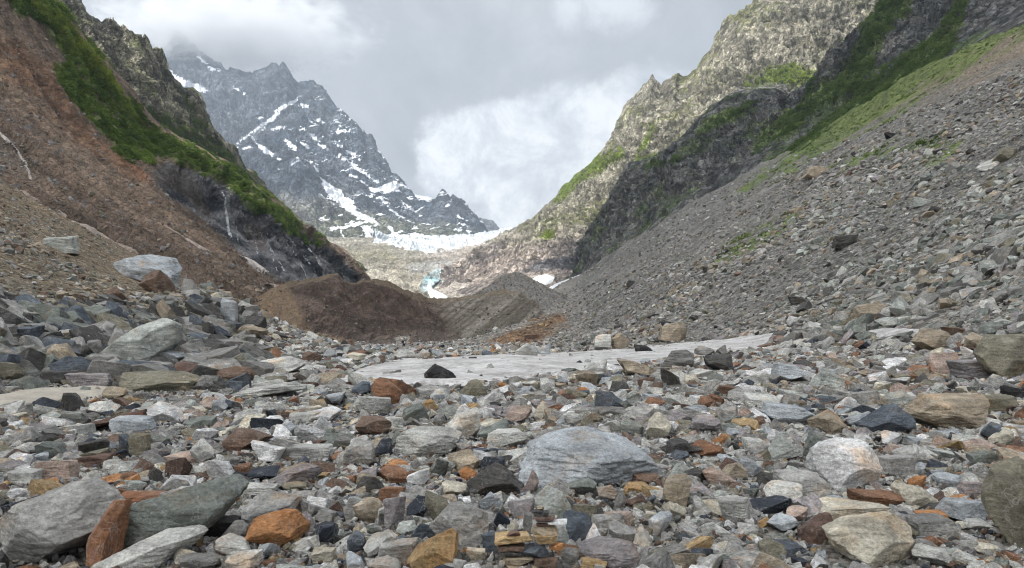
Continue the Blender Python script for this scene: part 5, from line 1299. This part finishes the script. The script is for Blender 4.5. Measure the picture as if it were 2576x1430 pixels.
# matrices
def basis(nx, ny, n):
    N = np.stack([nx, ny, np.ones(n)], 1); N /= np.linalg.norm(N, axis=1, keepdims=True)
    X = np.cross(np.tile([0, 1.0, 0], (n, 1)), N); X /= np.linalg.norm(X, axis=1, keepdims=True)
    return np.stack([X, np.cross(N, X), N], 2)
B_ = basis(nx, ny, n)
a = RNG.uniform(0, 2*np.pi, n); tl = RNG.normal(0, .30, n); tx = RNG.normal(0, .30, n)
def rot(axis, t):
    c_, s_ = np.cos(t), np.sin(t); R = np.zeros((len(t), 3, 3)); i, j = [(1, 2), (2, 0), (0, 1)][axis]
    R[:, axis, axis] = 1; R[:, i, i] = c_; R[:, j, j] = c_; R[:, i, j] = -s_; R[:, j, i] = s_; return R
Rm = B_@rot(0, tx)@rot(1, tl)@rot(2, a)
ey = -np.arcsin(np.clip(Rm[:, 2, 0], -1, 1)); ex = np.arctan2(Rm[:, 2, 1], Rm[:, 2, 2]); ez = np.arctan2(Rm[:, 1, 0], Rm[:, 0, 0])
eul = np.stack([ex, ey, ez], 1)
fl = RNG.uniform(.42, .85, n); el = RNG.uniform(.62, .95, n)
scl = np.stack([s*1.12, s*el, s*fl*.95], 1)
z = z+s*fl*RNG.uniform(.05, .55, n)
NP = 34
protos = []
for i in range(NP):
    stl = ['blk', 'wedge', 'slab', 'blk', 'peak', 'round', 'blk', 'wedge'][i % 8]
    P, Fc = rock_shape(500+i, 4, None, stl, .05)
    protos.append((P, Fc, stl))
pidx = RNG.integers(0, NP, n)

# ---- the largest of them are individuals --------------------------------------
NIND = 300-len(STONES)
inview = (px > 6) & (px < 2570) & (py-spx < 1425) & (py > 0)
order = np.argsort(-(spx*np.sqrt(fl))*inview)
# spread them: take the largest in the picture
ind = order[:NIND]
pm = []
for i, (P, Fc, stl) in enumerate(protos):
    me = None; pm.append(me)
isind = np.zeros(n, bool); isind[ind] = True
for i in ind:
    k_ = int(pidx[i]); P, Fc, stl = protos[k_]
    nm = 'boulder' if s[i] > .45 else 'rock'
    if pm[k_] is None:
        o = mesh_from(nm, P, Fc, M_STONE, 'auto'); pm[k_] = o.data
    else:
        o = bpy.data.objects.new(nm, pm[k_]); COL.objects.link(o)
    o.location = (x[i], y[i], z[i]); o.rotation_euler = eul[i]; o.scale = scl[i]; o.color = (*tc[i], 1); o['category'] = nm
    STONES.append(dict(o=o, bb=(px[i]-spx[i], py[i]-spx[i], px[i]+spx[i], py[i]+spx[i]*.6), D=y[i], tint=KEYS[ti[i]], style=stl, label='', nick=None, group=None))

# ---- labels that single each stone out -----------------------------------------
SHAPEW = {'blk': 'angular', 'round': 'rounded', 'slab': 'flat', 'wedge': 'wedge-shaped', 'peak': 'pointed', 'flat': 'broad'}
used = set()
def ctr(b): return ((b[0]+b[2])/2, (b[1]+b[3])/2)
for st in STONES:
    if st['label']:
        used.add(st['label'])
for st in STONES:
    if st['label']: st['o']['label'] = st['label']; continue
    w_ = st['bb'][2]-st['bb'][0]; cx_, cy_ = ctr(st['bb'])
    size = 'large' if w_ > 110 else 'mid-sized' if w_ > 60 else 'small'
    cand = sorted(NICKS, key=lambda q: math.hypot(ctr(q[1]['bb'])[0]-cx_, 1.6*(ctr(q[1]['bb'])[1]-cy_)))
    done = False
    for adv in ('', 'well ', 'far '):
        for nick, q in cand[:6]:
            qx, qy = ctr(q['bb']); ddx, ddy = cx_-qx, cy_-qy
            qw = (q['bb'][2]-q['bb'][0])/2+w_/2
            gap = math.hypot(ddx, ddy)/max(qw, 1)
            a_ = 'just ' if gap < 1.5 else '' if gap < 3 else 'well ' if gap < 5.5 else 'far '
            if abs(ddx) > 2.2*abs(ddy): rel = 'right of' if ddx > 0 else 'left of'
            elif abs(ddy) > 2.2*abs(ddx): rel = 'above' if ddy < 0 else 'below'
            else: rel = ('above' if ddy < 0 else 'below')+' and '+('right of' if ddx > 0 else 'left of')
            lb = f"{size} {CNAME[st['tint']]} {SHAPEW[st['style']]} rock {a_}{rel} the {nick}"
            if lb not in used: done = True; break
        if done: break
    if not done:
        nick, q = cand[0]
        lb = f"{CNAME[st['tint']]} {SHAPEW[st['style']]} rock between the {nick} and the {cand[1][0]}"
        j = 2
        while lb in used: lb = f"{CNAME[st['tint']]} {SHAPEW[st['style']]} rock between the {cand[0][0]} and the {cand[j][0]}"; j += 1
    used.add(lb); st['o']['label'] = lb
    if not st['group']: st['o']['group'] = 'loose stones of the rubble field'
for st in STONES:
    if 'group' not in st['o']: st['o']['group'] = 'loose stones of the rubble field'

# ---- generic instancer (one "stuff" object) -------------------------------------
def instancer(name, loc, eul, scl, tint, protos_meshes, mat, seed=1):
    coll = bpy.data.collections.new(name+'_shapes')
    for i, me in enumerate(protos_meshes):
        o = bpy.data.objects.new(f'{name}_shape', me); coll.objects.link(o)
    me = bpy.data.meshes.new(name); nn = len(loc)
    me.vertices.add(nn); me.vertices.foreach_set('co', np.ascontiguousarray(loc, np.float32).ravel())
    for an, av in (('eul', eul), ('scl', scl)):
        at = me.attributes.new(an, 'FLOAT_VECTOR', 'POINT'); at.data.foreach_set('vector', np.ascontiguousarray(av, np.float32).ravel())
    at = me.attributes.new('tint', 'FLOAT_COLOR', 'POINT'); at.data.foreach_set('color', np.concatenate([tint, np.ones((nn, 1))], 1).astype(np.float32).ravel())
    at = me.attributes.new('pick', 'INT', 'POINT'); at.data.foreach_set('value', np.random.default_rng(seed).integers(0, len(protos_meshes), nn).astype(np.int32))
    me.materials.append(mat)
    o = bpy.data.objects.new(name, me); COL.objects.link(o)
    gt = bpy.data.node_groups.new(name, 'GeometryNodeTree')
    gt.interface.new_socket('Geometry', in_out='INPUT', socket_type='NodeSocketGeometry'); gt.interface.new_socket('Geometry', in_out='OUTPUT', socket_type='NodeSocketGeometry')
    N_ = gt.nodes; L_ = gt.links
    gi = N_.new('NodeGroupInput'); go = N_.new('NodeGroupOutput'); ip = N_.new('GeometryNodeInstanceOnPoints')
    ci = N_.new('GeometryNodeCollectionInfo'); ci.inputs['Collection'].default_value = coll; ci.inputs['Separate Children'].default_value = True; ci.inputs['Reset Children'].default_value = True
    def na(nm, tp):
        q = N_.new('GeometryNodeInputNamedAttribute'); q.data_type = tp; q.inputs['Name'].default_value = nm; return q.outputs['Attribute']
    e2r = N_.new('FunctionNodeEulerToRotation'); L_.new(na('eul', 'FLOAT_VECTOR'), e2r.inputs[0])
    L_.new(gi.outputs[0], ip.inputs['Points']); L_.new(ci.outputs[0], ip.inputs['Instance']); ip.inputs['Pick Instance'].default_value = True
    L_.new(na('pick', 'INT'), ip.inputs['Instance Index']); L_.new(e2r.outputs[0], ip.inputs['Rotation']); L_.new(na('scl', 'FLOAT_VECTOR'), ip.inputs['Scale'])
    L_.new(ip.outputs[0], go.inputs[0])
    md = o.modifiers.new('scatter', 'NODES'); md.node_group = gt
    return o
def meshdata(name, P, Fc, mat):
    o = mesh_from(name, P, Fc, mat, 'auto'); me = o.data; bpy.data.objects.remove(o); return me
pms = []
for (P, Fc, stl) in protos: pms.append(meshdata('stone_shape', P, Fc, M_SCAT))
# near stones use the fine shapes, far ones coarser copies
near = (~isind) & (y < 26); far = (~isind) & (y >= 26)
pms3 = [meshdata('stone_shape', *rock_shape(500+i, 2, None, protos[i][2], .03), M_SCAT) for i in range(NP)]
allm = pms
loc = np.stack([x, y, z], 1)
# fine pebbles that fill the gaps in the foreground
nb = 66000
D = np.sqrt(RNG.uniform(3.4**2, 15**2, nb)); u = RNG.uniform(-1, 1, nb)*(.8+1.9/D); pxx, pyy = u*D, D
ps = RNG.uniform(.008, .03, nb)*(1+D/14)
pz = g(pxx, pyy)+ps*.3
pt = np.array([TINT[k_] for k_ in KEYS])[RNG.choice(len(KEYS), nb, p=pv)]*RNG.uniform(.7, 1.05, (nb, 1))
o = instancer('loose_rubble', np.concatenate([loc[near], np.stack([pxx, pyy, pz], 1)]),
    np.concatenate([eul[near], RNG.uniform(-3, 3, (nb, 3))]), np.concatenate([scl[near], np.stack([ps, ps*.8, ps*.6], 1)]), np.concatenate([tc[near], pt]), pms, M_SCAT, 3)
tag(o, 'countless small grey, tan and rust stones covering the foreground floor', 'rubble', kind='stuff')
o = instancer('scree', loc[far], eul[far], scl[far], tc[far], pms3, M_SCAT, 4)
tag(o, 'countless distant stones covering the scree slopes and valley floor', 'scree', kind='stuff')
print('stones', len(STONES), 'scatter', n)
# ================================================================== MIST wrapped round the high peaks
mm, nt, out = material('mist')
pos = nt.n.new('ShaderNodeNewGeometry').outputs['Position']
oc = nt.n.new('ShaderNodeTexCoord').outputs['Object']
ln = nt.n.new('ShaderNodeVectorMath'); ln.operation = 'LENGTH'; nt.l.new(oc, ln.inputs[0])
fall = nt.mr(ln.outputs['Value'], .15, 1.0, 1.0, 0.0)
nn_ = nt.noise(nt.vmath('MULTIPLY', pos, (1, 1, 1.8)), .0065, 7, .7, dist=.5)
den = nt.math('MULTIPLY', nt.mr(nt.math('ADD', nn_, nt.math('MULTIPLY', fall, .62)), .76, 1.10, 0, 1), .009)
pv_ = nt.n.new('ShaderNodeVolumePrincipled'); nt.l.new(den, pv_.inputs['Density']); pv_.inputs['Color'].default_value = (.97, .98, 1, 1)
pv_.inputs['Anisotropy'].default_value = .1
nt.l.new(pv_.outputs[0], out.inputs['Volume'])
mm.cycles.volume_step_rate = 1.0
for i, (px_, py_, D_, sx, sy, sz) in enumerate([(560, 80, 4500, 1450, 560, 440)]):
    Vs, Fs = ICO[4] if i else ICO[4]
    o = mesh_from('mist', Vs, Fs, mm); p_ = W(np.array(float(px_)), np.array(float(py_)), np.array(float(D_)))
    o.location = p_; o.scale = (sx, sy, sz)
    tag(o, ['pale cloud mist wrapped round the left summits', 'small wisp of mist behind the twin-pointed summit'][i], 'mist', kind='stuff')

# ================================================================== SHRUBS AND GRASS
def leafclump(seed, nleaf=70, up=.8):
    r = np.random.default_rng(seed); d = r.normal(size=(nleaf, 3)); d /= np.linalg.norm(d, axis=1, keepdims=True)
    c_ = d*(r.uniform(.25, 1, (nleaf, 1))**.5)*np.array([1, 1, up]); c_[:, 2] += .5*up
    V_ = []; F_ = []
    for i in range(nleaf):
        a_ = r.normal(size=3); a_ /= np.linalg.norm(a_); b_ = np.cross(a_, r.normal(size=3)); b_ /= np.linalg.norm(b_); L_ = r.uniform(.13, .3)
        V_ += [c_[i]-a_*L_, c_[i]+b_*L_*.6, c_[i]+a_*L_, c_[i]-b_*L_*.6]; F_.append([4*i, 4*i+1, 4*i+2, 4*i+3])
    return np.array(V_), np.array(F_)
ml, nt, out = material('leaves')
tint = nt.add('ShaderNodeAttribute', attribute_name='tint', attribute_type='INSTANCER').outputs['Color']
df = nt.n.new('ShaderNodeBsdfDiffuse'); nt.l.new(tint, df.inputs[0]); tl2 = nt.n.new('ShaderNodeBsdfTranslucent'); nt.l.new(tint, tl2.inputs[0])
ms = nt.n.new('ShaderNodeMixShader'); ms.inputs[0].default_value = .25; nt.l.new(df.outputs[0], ms.inputs[1]); nt.l.new(tl2.outputs[0], ms.inputs[2]); nt.l.new(ms.outputs[0], out.inputs[0])
clumps = [meshdata('leaf_clump', *leafclump(900+i), ml) for i in range(6)]
def pick_on(S, field, n, qmax=.82):
    P = S['P']; R, C = field.shape; q = np.asarray(S['q'])
    e1 = P[1:, :-1]-P[:-1, :-1]; e2 = P[:-1, 1:]-P[:-1, :-1]; A = np.linalg.norm(np.cross(e1, e2), axis=-1)
    wgt = A*field[:-1, :-1]*(q[:-1, None] <= qmax); wgt = wgt.ravel(); wgt /= wgt.sum()
    c_ = RNG.choice(len(wgt), n, p=wgt); r_, k_ = c_//(C-1), c_ % (C-1); a_, b_ = RNG.uniform(size=(n, 1)), RNG.uniform(size=(n, 1))
    return P[r_, k_]+e1[r_, k_]*a_+e2[r_, k_]*b_
def shrubs(name, S, lst, n, s0, s1, c0, c1, label, edge=0, namp=20, ns=15, qmax=.82):
    f = veg_field(S['px'], S['py'], lst); P = S['P']
    f = sm(f+namp*fbm(P[..., 0]/ns, P[..., 1]/ns, P[..., 2]/ns, 4), -4+edge, 8+edge)
    f = f*(.25+.75*sm(fbm(P[..., 0]/ns*2.5, P[..., 1]/ns*2.5, P[..., 2]/ns*2.5, 3), -.3, .3))
    L = pick_on(S, f, n, qmax); s_ = RNG.uniform(s0, s1, n)**1.0*RNG.uniform(.5, 1, n)
    t_ = lerp(c0, c1, np.clip(.5+fbm(L[:, 0]/8, L[:, 1]/8, L[:, 2]/8, 3)+RNG.normal(0, .18, n), 0, 1))
    L[:, 2] -= s_*.2
    o = instancer(name, L, np.stack([RNG.normal(0, .2, n), RNG.normal(0, .2, n), RNG.uniform(0, 6.3, n)], 1), np.stack([s_*1.25, s_*1.25, s_], 1), t_, clumps, ml, 9)
    tag(o, label, 'shrubs', kind='stuff'); return o
DG, MG, LG = (.07, .12, .03), (.12, .19, .05), (.15, .20, .04)
shrubs('shrubs', S1, GR1, 16000, .7, 1.8, (.075, .125, .03), (.20, .28, .065), 'dense green bushes covering the crest and shoulder of the left slope', qmax=.86, namp=34, ns=10)
shrubs('grass', S1, [[(-60, -120, 40), (40, -60, 26), (100, 2, 22), (170, 80, 20), (270, 200, 12), (350, 300, 8)]], 9000, .7, 1.5, (.17, .22, .04), (.32, .38, .08), 'bright sunlit grass tufts along the upper left crest', namp=10, qmax=.9)
shrubs('shrubs', SB, GRB, 12000, .8, 2.3, DG, (.16, .22, .07), 'dark green bushes on the shaded right buttress', namp=55, ns=25)
shrubs('shrubs', SF, GRF, 5000, 1.2, 3.2, (.17, .23, .045), (.33, .42, .09), 'bright green meadow bushes high on the sunlit right mountain')
shrubs('shrubs', SC2, [[(170, 60, 8), (272, 180, 12), (354, 276, 12), (441, 336, 18), (520, 372, 20), (616, 446, 16)], [(470, 260, 10), (500, 320, 10)]], 5000, .8, 2.4, (.07, .11, .025), (.17, .22, .06), 'pale green bushes among the crags of the left ridge', namp=40)
shrubs('grass', GS, VEG, 9000, .22, .75, (.07, .11, .025), (.19, .25, .07), 'green grass and low bushes growing in strips on the right scree', namp=24, ns=6, qmax=2)

def strew(name, S, fld, n, s0, s1, keys, label, qmax=.8, dark=1.0):
    L = pick_on(S, fld, n, qmax); t = RNG.uniform(0, 1, n); s_ = (s0**-1.9+(s1**-1.9-s0**-1.9)*t)**(-1/1.9)/2
    tt = np.array([TINT[k_] for k_ in keys])[RNG.integers(0, len(keys), n)]*RNG.uniform(.75, 1.1, (n, 1))*dark
    o = instancer(name, L, RNG.uniform(-3, 3, (n, 3)), np.stack([s_*1.1, s_*.85, s_*.65], 1), tt, pms3, M_SCAT, 11)
    tag(o, label, 'stones', kind='stuff')
strew('embedded_stones', SE, np.ones(SE['px'].shape), 2600, .16, .8, ['mid', 'brown', 'tan', 'lilac', 'dred', 'olive'], 'stones embedded in the steep brown moraine wall', .62, .7)
strew('embedded_stones', S1, (1-cliffm(S1['px'], S1['py']))*(1-.9*sm(veg_field(S1['px'], S1['py'], GR1), -5, 5)), 20000, .28, 1.7, ['tan', 'brown', 'mid', 'lilac', 'grey', 'olive'], 'stones scattered over the eroded brown slope on the left', .72, .85)
strew('hump_gravel', SH, np.ones(SH['px'].shape), 5000, .3, 1.0, ['mid', 'grey', 'dark', 'tan'], 'grey gravel covering the pointed hump behind the moraine wall', .66)

# ================================================================== HIKER
def simple(name, col, rough=.8):
    m, nt, out = material(name)
    p_ = nt.n.new('ShaderNodeTexCoord').outputs['Object']; v_ = nt.mr(nt.noise(p_, 14, 4), .3, .7, .85, 1.15)
    principled(nt, out, nt.vmath('SCALE', (*col,), v_), rough); return m
def skin(name, joints, edges, rad, mat, root=0, parent=None, sub=2):
    me = bpy.data.meshes.new(name); me.from_pydata(joints, edges, []); o = bpy.data.objects.new(name, me); COL.objects.link(o)
    md = o.modifiers.new('skin', 'SKIN'); md.use_smooth_shade = True
    for i, v in enumerate(me.skin_vertices[0].data): v.radius = rad[i] if isinstance(rad[i], tuple) else (rad[i], rad[i]); v.use_root = i == root
    sb = o.modifiers.new('sub', 'SUBSURF'); sb.levels = sub; sb.render_levels = sub
    me.materials.append(mat)
    if parent: o.parent = parent
    return o
# local frame: +x right in the picture, +y away from the camera, z up; feet at z = 0
J = [(0, 0, .95), (0, .01, 1.12), (0, .02, 1.30), (0, .03, 1.46), (0, .03, 1.54), (.02, .01, 1.66),     # pelvis..head 5
     (-.18, .02, 1.42), (-.24, .08, 1.20), (-.06, .24, 1.36),                                             # left shoulder, elbow, wrist
     (.18, .02, 1.42), (.33, .10, 1.28), (.36, .26, 1.47),                                                # right shoulder, elbow, wrist
     (-.10, 0, .90), (-.13, -.04, .50), (-.16, .03, .09), (-.17, -.12, .04),
     (.10, 0, .90), (.13, .05, .50), (.16, .10, .09), (.18, -.05, .04)]
E_ = [(0, 1), (1, 2), (2, 3), (3, 4), (4, 5), (3, 6), (6, 7), (7, 8), (3, 9), (9, 10), (10, 11), (0, 12), (12, 13), (13, 14), (14, 15), (0, 16), (16, 17), (17, 18), (18, 19)]
Rr = [(.15, .11), (.13, .10), (.15, .11), (.12, .09), .05, (.085, .10), .06, .045, .032, .06, .045, .032, .085, .06, .042, .035, .085, .06, .042, .035]
person = skin('person', J, E_, Rr, simple('skin', (.42, .27, .19)))
tag(person, 'hiker in dark navy jacket standing behind the rocks below the moraine wall, arms raised', 'person')
navy = simple('navy_cloth', (.018, .022, .05)); whitec = simple('white_cloth', (.78, .78, .82)); blackc = simple('black_cloth', (.012, .012, .015))
skin('jacket', [J[i] for i in (0, 1, 2, 3, 6, 7, 8, 9, 10, 11)], [(0, 1), (1, 2), (2, 3), (3, 4), (4, 5), (5, 6), (3, 7), (7, 8), (8, 9)], [(.17, .13), (.15, .12), (.17, .13), (.14, .11), .075, .062, .046, .075, .062, .046], navy, 0, person)
skin('trousers', [J[i] for i in (0, 12, 13, 14, 16, 17, 18)], [(0, 1), (1, 2), (2, 3), (0, 4), (4, 5), (5, 6)], [(.17, .125), .105, .08, .06, .105, .08, .06], navy, 0, person)
skin('hair', [(.02, .0, 1.66), (.02, -.03, 1.70)], [(0, 1)], [(.115, .125), (.105, .105)], blackc, 0, person)
for hx, hy, hz, sgn in ((-.06, .24, 1.36, 1), (.36, .26, 1.47, -1)):
    for k_ in range(5):
        ang = (k_-2)*.018
        L_ = [.075, .09, .095, .088, .06][k_]
        skin('finger' if k_ < 4 else 'thumb', [(hx+ang, hy+.02, hz+.02), (hx+ang+sgn*.02, hy+.03, hz+.02+L_*.6), (hx+ang+sgn*.035, hy+.01, hz+.02+L_)], [(0, 1), (1, 2)], [.010, .009, .008], person.data.materials[0], 0, person, 1)
bp = skin('backpack', [(-.10, -.16, 1.06), (-.10, -.19, 1.24), (-.10, -.16, 1.42)], [(0, 1), (1, 2)], [(.13, .09), (.15, .11), (.11, .08)], navy, 1)
tag(bp, 'dark navy backpack worn on the back of the hiker', 'backpack')
bag = skin('shirt_panel', [(.075, -.125, .98), (.08, -.14, 1.15), (.075, -.13, 1.34)], [(0, 1), (1, 2)], [(.085, .03), (.085, .035), (.075, .03)], whitec, 1, person)
Dp = 104.0; pxp = 1016.0
best = None
for D_ in np.linspace(80, 128, 97):
    x_ = (pxp-CX)/F*D_; zt = CZ+(HY-853)/F*D_
    e_ = abs((zt-1.76)-float(g(x_, D_)))
    if best is None or e_ < best[0]: best = (e_, D_, x_, zt-1.76)
best = (0, 100.0, (pxp-CX)/F*100.0, float(g((pxp-CX)/F*100.0, 100.0))-.05)
print('person', best, 'ground', g(best[2], best[1]))
for o in (person, bp): o.location = (best[2], best[1], best[3])
